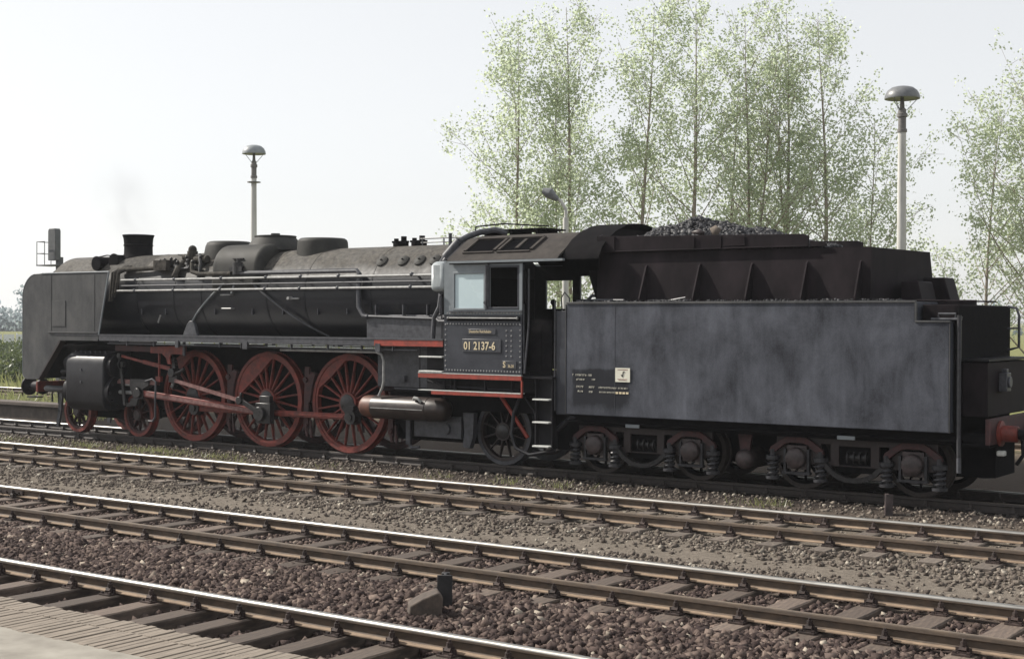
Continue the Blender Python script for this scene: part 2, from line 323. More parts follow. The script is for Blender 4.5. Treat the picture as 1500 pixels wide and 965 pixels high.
    def mesh(s, name, mats, smooth=35):
        me = bpy.data.meshes.new(name); me.from_pydata(s.v, [], s.f)
        for m_ in (mats if isinstance(mats, (list, tuple)) else [mats]): me.materials.append(M[m_])
        if max(s.mi, default=0) > 0: me.polygons.foreach_set('material_index', s.mi)
        import bmesh
        bm = bmesh.new(); bm.from_mesh(me); bmesh.ops.recalc_face_normals(bm, faces=bm.faces); bm.to_mesh(me); bm.free()
        if smooth:
            me.polygons.foreach_set('use_smooth', [True]*len(me.polygons)); me.set_sharp_from_angle(angle=R(smooth))
        me.update(); return me
    def build(s, name, mats, parent=None, loc=(0, 0, 0), smooth=35, bevel=0, label=None):
        o = bpy.data.objects.new(name, s.mesh(name, mats, smooth)); link(o, parent, loc)
        if bevel:
            b = o.modifiers.new('bevel', 'BEVEL'); b.width = bevel; b.segments = 2; b.limit_method = 'ANGLE'; b.angle_limit = R(40)
        if label: o['label'] = label
        return o
def copy(o, parent, loc):
    c = o.copy(); link(c, parent, loc); return c

def text(s, size, x, z, y, name, m_, parent, sx=1., depth=.006, align='LEFT', bold=0.):
    cu = bpy.data.curves.new('lettering', 'FONT'); cu.body = s; cu.size = size; cu.extrude = depth/2; cu.align_x = align; cu.offset = bold; cu.resolution_u = 3
    t = bpy.data.objects.new('lettering', cu); COL.objects.link(t); dg = bpy.context.evaluated_depsgraph_get()
    me = bpy.data.meshes.new_from_object(t.evaluated_get(dg)); COL.objects.unlink(t); bpy.data.objects.remove(t); bpy.data.curves.remove(cu)
    me.transform(Matrix(((sx, 0, 0, x), (0, 0, -1, y), (0, 1, 0, z), (0, 0, 0, 1)))); me.materials.clear(); me.materials.append(M[m_])
    o = bpy.data.objects.new(name, me); return link(o, parent)

def big_mesh(name, V, F, m_, kind='stuff', label=None, cat=None, parent=None, smooth=False):
    me = bpy.data.meshes.new(name); V = np.asarray(V, np.float32); F = np.asarray(F, np.int32); k = F.shape[1]
    me.vertices.add(len(V)); me.vertices.foreach_set('co', V.ravel()); me.loops.add(F.size); me.loops.foreach_set('vertex_index', F.ravel())
    me.polygons.add(len(F)); me.polygons.foreach_set('loop_start', np.arange(0, F.size, k, dtype=np.int32))
    if smooth: me.polygons.foreach_set('use_smooth', np.ones(len(F), bool))
    me.update(calc_edges=True); me.validate(); me.materials.append(M[m_])
    o = bpy.data.objects.new(name, me); link(o, parent); return tag(o, label, cat, None, kind)
t_ = (1+5**.5)/2
ICO_V = np.array([(-1, t_, 0), (1, t_, 0), (-1, -t_, 0), (1, -t_, 0), (0, -1, t_), (0, 1, t_), (0, -1, -t_), (0, 1, -t_), (t_, 0, -1), (t_, 0, 1), (-t_, 0, -1), (-t_, 0, 1)])/math.sqrt(1+t_*t_)
ICO_F = np.array([(0, 11, 5), (0, 5, 1), (0, 1, 7), (0, 7, 10), (0, 10, 11), (1, 5, 9), (5, 11, 4), (11, 10, 2), (10, 7, 6), (7, 1, 8), (3, 9, 4), (3, 4, 2), (3, 2, 6), (3, 6, 8), (3, 8, 9), (4, 9, 5), (2, 4, 11), (6, 2, 10), (8, 6, 7), (9, 8, 1)])
CUB_V = np.array([(a, b, c) for a in (-1, 1) for b in (-1, 1) for c in (-1, 1)])*.68
CUB_F = np.array([(0, 1, 3), (0, 3, 2), (4, 6, 7), (4, 7, 5), (0, 4, 5), (0, 5, 1), (2, 3, 7), (2, 7, 6), (0, 2, 6), (0, 6, 4), (1, 5, 7), (1, 7, 3)])
def stones(P, size, flat=.8):
    n = len(P); v = (CUB_V[None]+NR.uniform(-.42, .42, (n, 8, 3)))*NR.uniform(.6, 1.3, (n, 1, 3))*np.array([1, 1, flat])
    a = NR.uniform(0, 2*np.pi, n); b = NR.uniform(-.9, .9, n); c_ = NR.uniform(-.7, .7, n); ca, sa, cb, sb, cc, sc = np.cos(a), np.sin(a), np.cos(b), np.sin(b), np.cos(c_), np.sin(c_)
    y = v[:, :, 1]*cb[:, None]-v[:, :, 2]*sb[:, None]; z = v[:, :, 1]*sb[:, None]+v[:, :, 2]*cb[:, None]; x = v[:, :, 0]
    x, z = x*cc[:, None]-z*sc[:, None], x*sc[:, None]+z*cc[:, None]
    v = np.stack([x*ca[:, None]-y*sa[:, None], x*sa[:, None]+y*ca[:, None], z], -1)*size[:, None, None]+P[:, None, :]
    F = (CUB_F[None]+8*np.arange(n)[:, None, None]).reshape(-1, 3)
    return v.reshape(-1, 3), F

# ------------------------------------------------------------------ ground
YA, YB, YC, YF = -4.22, -9.03, -13.2, 10.5          # track centres
prof_y = [-400, -15, -14.6, -12.1, -11.7, -10.6, -10.3, -7.8, -7.3, -6.6, -5.7, -3.1, -2.3, -1.5, -1.2, 1.2, 1.6, 2.4, 8.4, 12.4, 16, 40, 2000]
prof_z = [-.3, -.3, -.285, -.28, -.19, -.165, -.215, -.215, -.20, -.24, -.205, -.20, -.22, -.185, -.165, -.165, -.19, -.22, -.19, -.2, -.3, -.35, -.4]
def nse(x, y):
    return (np.sin(x*1.7+y*2.3)+np.sin(x*3.9-y*3.1+1)+np.sin(-x*2.9+y*7.1+2)+.7*np.sin(x*9.1+y*6.3)+.6*np.sin(x*13.7-y*11.9)+.5*np.sin(x*23.1+y*19.7+.5))/4.8
def gz(x, y): 
    base = np.interp(y, prof_y, prof_z); amp = np.where((y > -15) & (y < 30), .018, 0.)
    return base+amp*nse(x, y)
xs = np.concatenate([[-1500, -700, -300, -150, -80, -50, -35], np.arange(-25, 30, .12), [35, 50, 100, 300, 900]])
ys = np.concatenate([[-300, -100, -40, -20], np.arange(-15.2, 2, .12), np.arange(2, 20, .5), [24, 30, 40, 60, 100, 200, 400, 900, 1800]])
gx, gy = np.meshgrid(xs, ys, indexing='ij'); gv = np.stack([gx, gy, gz(gx, gy)], -1).reshape(-1, 3)
nx_, ny_ = len(xs), len(ys); ii, jj = np.meshgrid(np.arange(nx_-1), np.arange(ny_-1), indexing='ij'); q_ = (ii*ny_+jj).ravel()
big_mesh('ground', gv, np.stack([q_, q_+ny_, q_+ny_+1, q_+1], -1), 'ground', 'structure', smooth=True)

# platform in the near corner: brick edge strip, then concrete
pb = MB(); pb.box(-60, 80, -40, -15.56, -.5, .36)
tag(pb.build('platform', 'platform_top', None), kind='structure')
x = -6.
bm_ = MB()
while x < 30:
    w = rnd.uniform(.072, .088); d0 = rnd.uniform(-.012, .012)
    bm_.box(x, x+w-rnd.uniform(.008, .014), -15.565+rnd.uniform(-.02, .01), -15.12+d0, .2, .362+rnd.uniform(-.006, .004))
    bm_.box(x, x+w-rnd.uniform(.006, .012), -15.107+d0, -14.86+rnd.uniform(-.02, .02), .2, .36+rnd.uniform(-.006, .004)); x += w
tag(bm_.build('platform_edge_paving', 'platform_brick', None, bevel=.006), kind='structure')
tag(MB().box(-60, 80, -15.56, -14.89, -.5, .338).build('platform_edge', 'platform_joint', None), kind='structure')

# ------------------------------------------------------------------ tracks
def rail_mb(x0, x1, cant, g):         # g: side of the running edge, whose corner is worn round and bright
    m_ = MB()
    half = lambda q, worn: [(q*.0625, -.149), (q*.0625, -.139), (q*.02, -.128), (q*.008, -.115), (q*.008, -.055), (q*.0335, -.044)]+([(q*.0335, -.034), (q*.0325, -.024), (q*.0285, -.014), (q*.021, -.006), (q*.011, -.001)] if worn else [(q*.0335, -.014), (q*.0325, -.009), (q*.029, -.004), (q*.021, -.0012), (q*.011, 0)])
    h = half(1, g > 0)+[(0, .0005)]+half(-1, g < 0)[::-1]; n = len(h)
    hot = {k for k in range(7 if g > 0 else 9, n-(8 if g < 0 else 10))} 
    ca, sa = math.cos(cant), math.sin(cant); h = [(y*ca-(z+.149)*sa, y*sa+(z+.149)*ca-.149) for y, z in h]
    segs = [x0]; 
    while segs[-1] < x1: segs.append(min(x1, segs[-1]+6))
    vs = [(x, y, z) for x in segs for y, z in h]; fs = []; mi = []
    for i in range(len(segs)-1):
        for k in range(n):
            k2 = (k+1) % n; fs.append((i*n+k, (i+1)*n+k, (i+1)*n+k2, i*n+k2)); mi.append(1 if k in hot else (2 if k in (0, 1, n-1, n-2, n-3) else 0))
    fs += [tuple(range(n-1, -1, -1)), tuple(range((len(segs)-1)*n, len(segs)*n))]; mi += [0, 0]
    m_.add(vs, fs); m_.mi = mi; return m_
def chair_mb():
    c = MB(); c.box(-.08, .08, -.17, .17, -.016, 0)
    for s in (-1, 1):
        c.box(-.07, .07, s*.072, s*.088, 0, .045); c.box(-.035, .035, s*.055, s*.125, .0, .03)
        c.prism_x([(s*.04, .018), (s*.125, .018), (s*.125, .03), (s*.10, .062), (s*.055, .062), (s*.04, .04)], -.032, .032)
        c.cyl((0, s*.085, .05), (0, s*.085, .122), .015, 6); c.cyl((0, s*.085, .062), (0, s*.085, .098), .028, 6); c.box(-.075, -.045, s*.13, s*.155, 0, .02); c.box(.045, .075, s*.13, s*.155, 0, .02)
    return c
CH = chair_mb().mesh('rail_fastening', 'chair', 25); CHD = chair_mb().mesh('rail_fastening', 'rail_dark', 25)
def sleeper_mesh(m_, seed):
    r = random.Random(seed); s = MB(); n = 10; w = .13
    rows = [(-1.3+2.6*i/n) for i in range(n+1)]; vs = []
    for y in rows:
        j = lambda a: r.uniform(-a, a)
        vs += [(-w+j(.006), y, -.15), (-w+j(.006), y, -.012+j(.004)), (-w+.015, y, j(.003)), (w-.015, y, j(.003)), (w+j(.006), y, -.012+j(.004)), (w+j(.006), y, -.15)]
    fs = [(i*6+k, i*6+k+1, (i+1)*6+k+1, (i+1)*6+k) for i in range(n) for k in range(5)]+[(5, 4, 3, 2, 1, 0), tuple(n*6+i for i in range(6))]
    return s.add(vs, fs).mesh('sleeper', m_, 30)
def track(yc, x0, x1, pitch, phase, wood, label, far_mats, near_mats, chair=CH, rx=(-260, 70), joints=()):
    t = empty('railway_track', (phase, yc, 0), label, 'railway track')
    for s, mm in ((1, far_mats), (-1, near_mats)):
        o = rail_mb(rx[0], rx[1], s*1/30, -s).build('rail', mm, t, (0, yc+s*.7535, 0), 40)
    for jx, s in joints:
        j = MB()
        for q in (-1, 1): j.box(jx-.33, jx+.33, yc+s*.7535+q*.012, yc+s*.7535+q*.045, -.12, -.05)
        for bx in (-.24, -.08, .08, .24): j.cyl((jx+bx, yc+s*.7535-.07, -.085), (jx+bx, yc+s*.7535+.07, -.085), .018, 6)
        j.build('fishplate', 'chair', t)
    sm = [sleeper_mesh(wood, k) for k in range(5)]
    k0 = math.ceil((x0-phase)/pitch); k1 = math.floor((x1-phase)/pitch)
    for k in range(k0, k1+1):
        x = phase+k*pitch+rnd.uniform(-.02, .02); o = bpy.data.objects.new('sleeper', rnd.choice(sm)); link(o, t, (x, yc+rnd.uniform(-.03, .03), -.166))
        for s in (-1, 1):
            c = bpy.data.objects.new('rail_fastening', chair); link(c, o, (x+rnd.uniform(-.01, .01), yc+s*.7535, -.150))
    return t
HOT = ('rail_side', 'rail_top', 'rail_foot'); DULL = ('rail_side', 'rail_top_dull', 'rail_foot'); DK = ('rail_dark', 'rail_top_dull', 'rail_dark')
track(YC, 3, 24, .64, 12.55, 'wood', 'nearest track beside the platform, with its bright polished rail above bare brown sleepers', HOT, HOT)
track(YB, -3, 26, .715, 13.54, 'wood', 'double railed track in brown ballast, second nearest to the platform', HOT, DULL, joints=((4.1, 1),))
track(YA, -12, 26, .69, 11.2, 'wood_dusty', 'dusty track half buried in grey gravel, next to the steam locomotive', HOT, DULL, joints=((11.6, -1), (11.75, 1), (15.7, 1)))
track(0, -30, 24, .66, 0, 'wood_oily', 'oily dark track under the black steam locomotive and its tender', ('rail_dark', 'rail_top', 'rail_dark'), DK, CHD)
track(YF, -40, -6, .68, 0, 'wood_dusty', 'far track behind the locomotive, seen past its smoke deflector beside the low ramp', HOT, HOT)

# ballast
def scatter(n, x0, x1, y0, y1, s0, s1, sink=.25, keep=None):
    X = NR.uniform(x0, x1, n); Y = NR.uniform(y0, y1, n); sz = NR.uniform(0, 1, n)**1.7*(s1-s0)+s0
    if keep is not None:
        k = NR.uniform(0, 1, n) < keep(X, Y); X, Y, sz = X[k], Y[k], sz[k]
    Z = gz(X, Y)+sz*(.5-sink)*.8
    return np.stack([X, Y, Z], 1), sz
def clear_rails(X, Y):
    k = np.ones_like(X)
    for yc in (YA, YB, YC, 0):
        for s in (-1, 1): k[np.abs(Y-(yc+s*.7535)) < .10] = 0
    return k
def on_sleeper(X, Y, yc, pitch, phase, edge=1.28):
    d = np.abs((X-phase+pitch/2) % pitch-pitch/2); return (d < .145) & (np.abs(Y-yc) < edge)
def kB(X, Y): return clear_rails(X, Y)*np.where(on_sleeper(X, Y, YB, .715, 13.54), np.where(Y < YB-1.0, .35, .015), 1)
def kC(X, Y): return clear_rails(X, Y)*np.where(on_sleeper(X, Y, YC, .64, 12.55, 1.3), .01, 1)
L_ = []
L_.append(scatter(52000, 2.5, 24, -11.95, -9.75, .018, .048, .1, kB))      # between the nearest two tracks
L_.append(scatter(11000, 2.5, 24, -11.95, -9.75, .026, .055, -.2, lambda X, Y: np.where((Y > -11.8) & (Y < -10.3), clear_rails(X, Y), 0)))
L_.append(scatter(15000, 0, 25, -9.75, -8.0, .018, .042, .1, kB))
L_.append(scatter(17000, 6, 23, -14.7, -11.95, .018, .048, .05, kC))
P_ = np.concatenate([a for a, _ in L_]); Z_ = np.concatenate([b for _, b in L_]); v_, f_ = stones(P_, Z_)
big_mesh('ballast', v_, f_, 'stone_brown', 'stuff', 'dark brown crushed stone ballast heaped between the two nearest tracks', 'ballast')
L_ = []
def kP(X, Y): return clear_rails(X, Y)*np.clip(np.abs(Y+6.7+.25*np.sin(X*.7))*1.3-.12, .10, 1)
L_.append(scatter(24000, -6, 26, -7.95, -5.2, .012, .036, .28, kP))
L_.append(scatter(7000, -6, 26, -7.95, -5.0, .02, .045, .1, lambda X, Y: kP(X, Y)*np.clip((X-4)/14, .1, 1)))
L_.append(scatter(9000, -12, 26, -5.2, -3.2, .012, .03, .3, lambda X, Y: clear_rails(X, Y)*.8))
L_.append(scatter(12000, -14, 26, -3.3, -.9, .012, .04, .25, lambda X, Y: clear_rails(X, Y)*np.where(Y > -1.9, 1, .5)))
P_ = np.concatenate([a for a, _ in L_]); Z_ = np.concatenate([b for _, b in L_]); v_, f_ = stones(P_, Z_)
big_mesh('gravel', v_, f_, 'stone_grey', 'stuff', 'grey brown gravel strewn along the sandy path between the tracks', 'gravel')

# ------------------------------------------------------------------ steam locomotive
LO = empty('steam_locomotive', (0, 0, 0), 'black steam locomotive with tall smoke deflectors, red spoked wheels and a cab number plate', 'locomotive')
BZ, BR = 3.2, 1.0
def ys(z, r=1.0): return -math.sqrt(max(.0001, r*r-(z-BZ)**2))

def wheel_meshes(Rw, nsp, hub, cw=None, pin=None, red='red', thick=.14, tyre_m='red'):
    ty = MB(); ty.ring((0, 0, 0), Rw, Rw-.07, -thick/2, thick/2, 72); ty.ring((0, 0, 0), Rw+.028, Rw-.06, thick/2-.002, thick/2+.03, 72)
    w = MB(); ri = Rw-.072; w.ring((0, 0, 0), ri, ri-.055, -thick/2+.015, thick/2-.01, 72)
    for k in range(nsp):
        a = 2*math.pi*(k+.5)/nsp; d = Vector((math.cos(a), 0, math.sin(a)))
        p0, p1 = d*(hub*.8), d*(ri-.05); n_ = d.cross(Vector((0, 1, 0))); vs = []
        for p, hw, ht in ((p0, .029*Rw**.5, .05), (p1, .018*Rw**.5, .030)):
            vs += [p+n_*hw*i+Vector((0, ht*j-.01, 0)) for i, j in ((-.5, -1), (.5, -1), (1, 0), (.5, 1), (-.5, 1), (-1, 0))]
        w.add(vs, [tuple(range(5, -1, -1)), tuple(range(6, 12))]+[(i, (i+1) % 6, (i+1) % 6+6, i+6) for i in range(6)])
    w.lathe([(hub*1.0, -.105), (hub*1.02, -.09), (hub, .08)], (0, 0, 0), 'y', 32)
    if cw:
        ang, ch = cw; r_ = ri-.02; h = math.acos(ch/r_); pts = []
        for k in range(25):
            a = ang-h+2*h*k/24; pts.append((r_*math.cos(a), r_*math.sin(a)))
        # inner edge bows slightly outward
        for k in range(1, 12):
            a = ang+h-2*h*k/12; rr = (ch/math.cos(a-ang))*(.97+.03*abs(k-6)/6); pts.append((rr*math.cos(a), rr*math.sin(a)))
        w.prism(pts, -.058, .05)
    return w, ty
PIN = (.21, -.26); CWA = math.atan2(-PIN[1], -PIN[0])
wd = {}
def wheelset(parent, name, x, zr, nsp, hub, cw, pin, wm, tm, hubm, nsp_y=.73):
    key = (zr, cw, pin, wm, tm)
    if key not in wd:
        w, t = wheel_meshes(zr, nsp, hub, cw, pin)
        h = MB(); h.lathe([(hub*.72, -.125), (hub*.80, -.115), (hub*.82, -.10)], (0, 0, 0), 'y', 28)
        if pin:
            a = Vector((pin[0], 0, pin[1])); h.bar((0, -.105, 0), a+Vector((0, -.105, 0)), .05, hub*1.35); h.lathe([(.15, -.15), (.16, -.13), (.16, -.08)], (pin[0], 0, pin[1]), 'y', 24)
        wd[key] = (w.mesh(name, wm, 30), t.mesh('tyre', tm, 40), h.mesh('hub', hubm, 40))
        if wm == 'red':            # far-side wheels painted darker so the spoke gaps look shaded
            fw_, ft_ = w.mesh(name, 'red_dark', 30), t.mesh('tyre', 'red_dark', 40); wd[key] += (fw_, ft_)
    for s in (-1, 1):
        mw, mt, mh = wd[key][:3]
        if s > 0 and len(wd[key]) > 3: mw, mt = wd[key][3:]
        o = bpy.data.objects.new(name, mw); link(o, parent, (x, s*nsp_y, zr))
        if s > 0: o.rotation_euler.z = math.pi
        for nm, me in (('tyre', mt), ('hub', mh)): c = bpy.data.objects.new(nm, me); COL.objects.link(c); c.parent = o
for x in (-4.07, -1.87): wheelset(LO, 'bogie_wheel', x, .5, 10, .13, None, None, 'red_dark', 'red', 'axlebox')
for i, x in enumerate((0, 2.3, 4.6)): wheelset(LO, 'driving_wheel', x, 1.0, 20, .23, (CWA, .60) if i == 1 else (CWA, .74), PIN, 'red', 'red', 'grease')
wheelset(LO, 'trailing_wheel', 8.488, .625, 12, .17, None, None, 'plate_red', 'pipe_grey', 'grease')
MB().box(5.5, 10.0, -.40, .40, .32, 1.0).build('rear_truck_dark_filler', 'soot_and_shade', LO)  # solid dark block added to black out the gap around the trailing wheels
ax = MB()
for x, z in ((-4.07, .5), (-1.87, .5), (0, 1), (2.3, 1), (4.6, 1), (8.488, .625)): ax.cyl((x, -.7, z), (x, .7, z), .1, 16)
ax.build('axle', 'grease', LO)
fr = MB()
for s in (-1, 1):
    fr.prism([(-4.9, 1.45), (-2.6, .95), (-1.0, .92), (-.9, .7), (6.0, .7), (6.6, .95), (9.3, .95), (9.3, 1.6), (6.5, 2.05), (-4.9, 2.1)], s*.42, s*.47)
fr.box(-5.2, 9.3, -.42, .42, 1.3, 1.36); fr.box(-4.6, 6.6, -.8, .8, 2.02, 2.07)
fr.build('main_frame', 'soot_and_shade', LO)
bf = MB()
for s in (-1, 1): bf.prism([(-4.5, .42), (-4.5, .66), (-3.6, .82), (-2.4, .82), (-1.4, .66), (-1.4, .42), (-2.3, .36), (-3.6, .36)], s*.50, s*.56)
bf.box(-3.2, -2.75, -.75, .75, .5, .8); bf.build('bogie_frame', 'soot_and_shade', LO)

# smoke deflectors: full-depth plates with a rounded top front corner and a diagonal lower edge
def arc(cx, cz, r, a0, a1, n=10): return [(cx+r*math.cos(R(a0+(a1-a0)*i/n)), cz+r*math.sin(R(a0+(a1-a0)*i/n))) for i in range(n+1)]
dp = [(-2.45, 2.34), (-2.10, 3.765), (-4.55, 3.765)]+arc(-4.74, 3.2, .565, 92, 180, 9)[1:]+[(-5.30, 1.45)]+arc(-5.13, 1.42, .17, 180, 268, 5)[1:]+[(-4.70, 1.26), (-3.88, 2.19), (-2.5, 2.19)]
for s in (-1, 1):
    d = MB().prism(dp, s*1.45, s*1.437).build('smoke_deflector', 'deflector_sheet', LO, bevel=.004)
    e = MB(); e.tube([(-2.45, s*1.45, 2.34), (-2.10, s*1.45, 3.765)], .019, 8); e.tube([(x, s*1.45, z) for x, z in [(-2.10, 3.765), (-4.55, 3.765)]], .017, 8); e.tube([(x, s*1.445, z) for x, z in dp[2:16]], .012, 6)
    e.build('rim', 'cab_band', d)
    h = MB(); h.box(-4.16, -3.66, s*1.452, s*1.462, 2.52, 3.12); h.box(-4.2, -4.185, s*1.452, s*1.458, 2.42, 3.72); h.box(-2.62, -2.60, s*1.452, s*1.457, 2.42, 3.72)
    h.box(-4.3, -2.5, s*1.452, s*1.475, 2.365, 2.39)
    for k in range(9): h.sphere((-4.2+.2*k, s*1.47, 2.378), .012, 6, 4)
    h.build('hatch', 'deflector_sheet', d, bevel=.004)
    sk = MB().prism([(-4.72, 1.245), (-4.66, 1.265), (-3.84, 2.17), (-3.90, 2.19)], s*1.455, s*1.3); sk.build('skirt', 'plate_red', d)
# buffer beam and buffers
MB().box(-5.27, -5.2, -1.1, 1.1, .93, 1.18).build('buffer_beam', 'red', LO, bevel=.01)
MB().prism_x([(-1.4, 1.25), (1.4, 1.25), (1.4, 2.1), (.9, 2.3), (-.9, 2.3), (-1.4, 2.1)], -5.22, -5.2).build('front_apron', 'black', LO)
for s in (-1, 1):
    b = MB(); b.lathe([(.02, -5.89), (.13, -5.885), (.22, -5.865), (.228, -5.85), (.228, -5.82), (.08, -5.80), (.075, -5.62)], (0, s*.875, 1.05), 'x', 28)
    b.lathe([(.11, -5.64), (.12, -5.62), (.13, -5.36), (.19, -5.34), (.19, -5.27)], (0, s*.875, 1.05), 'x', 24); b.build('buffer', 'black', LO)
hk = MB(); hk.tube([(-5.28, 0, 1.05), (-5.48, 0, 1.05), (-5.56, 0, 1.12), (-5.53, 0, 1.2), (-5.46, 0, 1.18)], .03, 8); hk.tube([(-5.25, -.35, 1.0), (-5.4, -.35, .9), (-5.38, -.36, .62), (-5.32, -.36, .55)], .025, 8); hk.tube([(-5.25, -.55, .98), (-5.38, -.55, .88), (-5.36, -.56, .66)], .022, 8)
hk.box(-5.35, -5.05, -1.3, -1.05, .80, .83); hk.build('coupling_hook', 'grease', LO)
gi = MB()
for s in (-1, 1): gi.bar((-4.72, s*.76, .95), (-4.78, s*.76, .45), .05, .12); gi.bar((-4.78, s*.76, .47), (-4.87, s*.76, .10), .05, .11)
gi.build('guard_iron', 'pipe_grey', LO)

# boiler barrel, smokebox, firebox
sb = MB(); sb.lathe([(.20, -5.50), (.45, -5.46), (.66, -5.36), (.80, -5.18), (.86, -5.08), (.97, -5.04), (1.0, -4.98), (1.0, -1.72), (.985, -1.70)], (0, 0, BZ), 'x', 96)
sb.build('smokebox', 'boiler', LO, smooth=50)
dr = MB(); dr.tube([(-5.5, -.3, 3.45), (-5.58, -.3, 3.45), (-5.58, .3, 3.45), (-5.5, .3, 3.45)], .018, 8); dr.cyl((-5.5, 0, BZ), (-5.62, 0, BZ), .05, 12); dr.tube([(-5.1, -.95, 3.62), (-5.2, -.95, 3.62), (-5.15, -.3, 4.08), (-5.05, -.2, 4.14)], .016, 8); dr.build('smokebox_door_fittings', 'pipe_grey', LO)
bo = MB(); bo.lathe([(.99, -1.72), (1.0, -1.70), (1.0, 7.62)], (0, 0, BZ), 'x', 96); bo.build('boiler', 'boiler', LO, smooth=50)
for x in (-1.70, -.45, .45, 2.45, 3.55, 5.35): MB().lathe([(1.001, x-.022), (1.005, x-.02), (1.005, x+.02), (1.001, x+.022)], (0, 0, BZ), 'x', 96).build('boiler_band', 'boiler', LO, smooth=50)
for s in (-1, 1):
    f = MB(); f.prism_x([(s*.98, 2.2), (s*1.10, 2.2), (s*1.10, 2.74), (s*1.03, 2.80), (s*.95, 2.80)], 5.35, 7.3); f.build('firebox_side', 'pipe_grey', LO, bevel=.01)
    fp = MB(); fp.tube([(5.38, s*1.12, 2.77), (7.3, s*1.12, 2.72)], .03, 8)
    for x in (5.6, 6.3, 6.9): fp.box(x-.012, x+.012, s*1.05, s*1.13, 2.78, 3.0)
    fp.build('firebox_ledge_pipe', 'pipe_grey', LO)
# chimney
ch = MB(); ch.lathe([(.42, 4.10), (.37, 4.19), (.335, 4.23), (.33, 4.42), (.345, 4.43), (.345, 4.455), (.332, 4.465), (.345, 4.60), (.362, 4.66), (.372, 4.67), (.372, 4.69), (.33, 4.69), (.31, 4.5), (.25, 4.2)], (-2.84, 0, 0), 'z', 40); ch.build('chimney', 'soot_and_shade', LO, smooth=50)
fh = MB(); fh.cyl((-3.35, -.80, 4.00), (-3.35, .80, 4.00), .15, 20); fh.cyl((-2.95, -.62, 4.06), (-2.95, .62, 4.06), .145, 20)
for x, y, z in ((-3.35, .80, 4.0), (-2.95, .62, 4.06)):
    for s in (-1, 1): fh.cyl((x, s*(y-.01), z), (x, s*(y+.03), z), .17, 20)
fh.build('feedwater_heater', 'soot_and_shade', LO)
pp = MB(); pp.tube([(-3.6, -.7, 4.0), (-3.6, -.66, 4.14), (-3.3, -.55, 4.2), (-3.1, -.5, 4.18), (-3.1, -.5, 4.05)], .016, 8)
for dz in (0, .09, .2): pp.tube([(-2.45+dz, -1.12, 3.1+dz), (-2.42+dz, -1.08, 3.75), (-2.3+dz, -.8, 3.9), (-2.0, -.8, 3.86)], .045, 8)
pp.tube([(-2.4, -.93, 3.83), (-1.5, -.9, 3.84), (-.95, -.86, 3.86)], .055, 10); pp.build('smokebox_pipes', 'smokebox', LO)
# domes
d1 = MB(); d1.lathe([(.60, 4.02), (.56, 4.20), (.535, 4.33), (.50, 4.41), (.44, 4.44), (.05, 4.455)], (.28, 0, 0), 'z', 40); d1.build('sand_dome', 'dome', LO, smooth=50)
sd = MB(); n = 14
prof = [(-1.02, 3.3), (-1.03, 3.5)]+[(-.50-.50*math.cos(R(90*i/7)), 3.76+.56*math.sin(R(90*i/7))) for i in range(8)]
prof = prof+[(-y, z) for y, z in prof[::-1]]
sd.prism_x(prof, .74, 2.20); so2 = sd.build('saddle_casing', 'dome', LO, smooth=50, bevel=.13); so2.modifiers['bevel'].segments = 5
d2 = MB(); d2.lathe([(.66, 4.2), (.62, 4.28), (.54, 4.38), (.46, 4.47), (.445, 4.49), (.46, 4.50), (.455, 4.525), (.05, 4.54)], (1.72, 0, 0), 'z', 40); d2.cyl((1.72, 0, 4.53), (1.72, 0, 4.58), .1, 10); d2.build('steam_dome', 'dome', LO, smooth=50)
d3 = MB(); d3.lathe([(.58, 3.9), (.545, 4.2), (.535, 4.34), (.52, 4.39), (.47, 4.425), (.05, 4.435)], (3.13, 0, 0), 'z', 40); d3.build('feed_dome', 'dome', LO, smooth=50)
# handrails and pipes along the barrel
for s in (-1, 1):
    h = MB(); h.tube([(-2.1, s*1.10, 3.58), (7.2, s*1.10, 3.56)], .026, 8); h.tube([(-2.2, s*1.13, 3.335), (7.2, s*1.13, 3.33)], .026, 8); h.build('handrail', 'handrail_grey', LO)
    g = MB(); g.tube([(-2.15, s*1.09, 3.45), (7.2, s*1.09, 3.445)], .018, 8); g.tube([(1.7, s*1.0, 3.68), (5.0, s*1.0, 3.68), (5.08, s*1.02, 3.62), (5.10, s*1.06, 3.3), (5.14, s*1.1, 2.95), (5.28, s*1.12, 2.78), (5.4, s*1.12, 2.76)], .05, 10)
    for x in (-1.6, -.3, 1.2, 2.55, 3.55, 4.6, 6.5):
        for z in (3.58, 3.335): g.cyl((x, ys(z)*-s, z), (x, s*1.14, z), .022, 8); g.sphere((x, s*(1.10 if z > 3.5 else 1.13), z), .045, 8, 6)
    g.build('boiler_pipes', 'pipe_grey', LO)
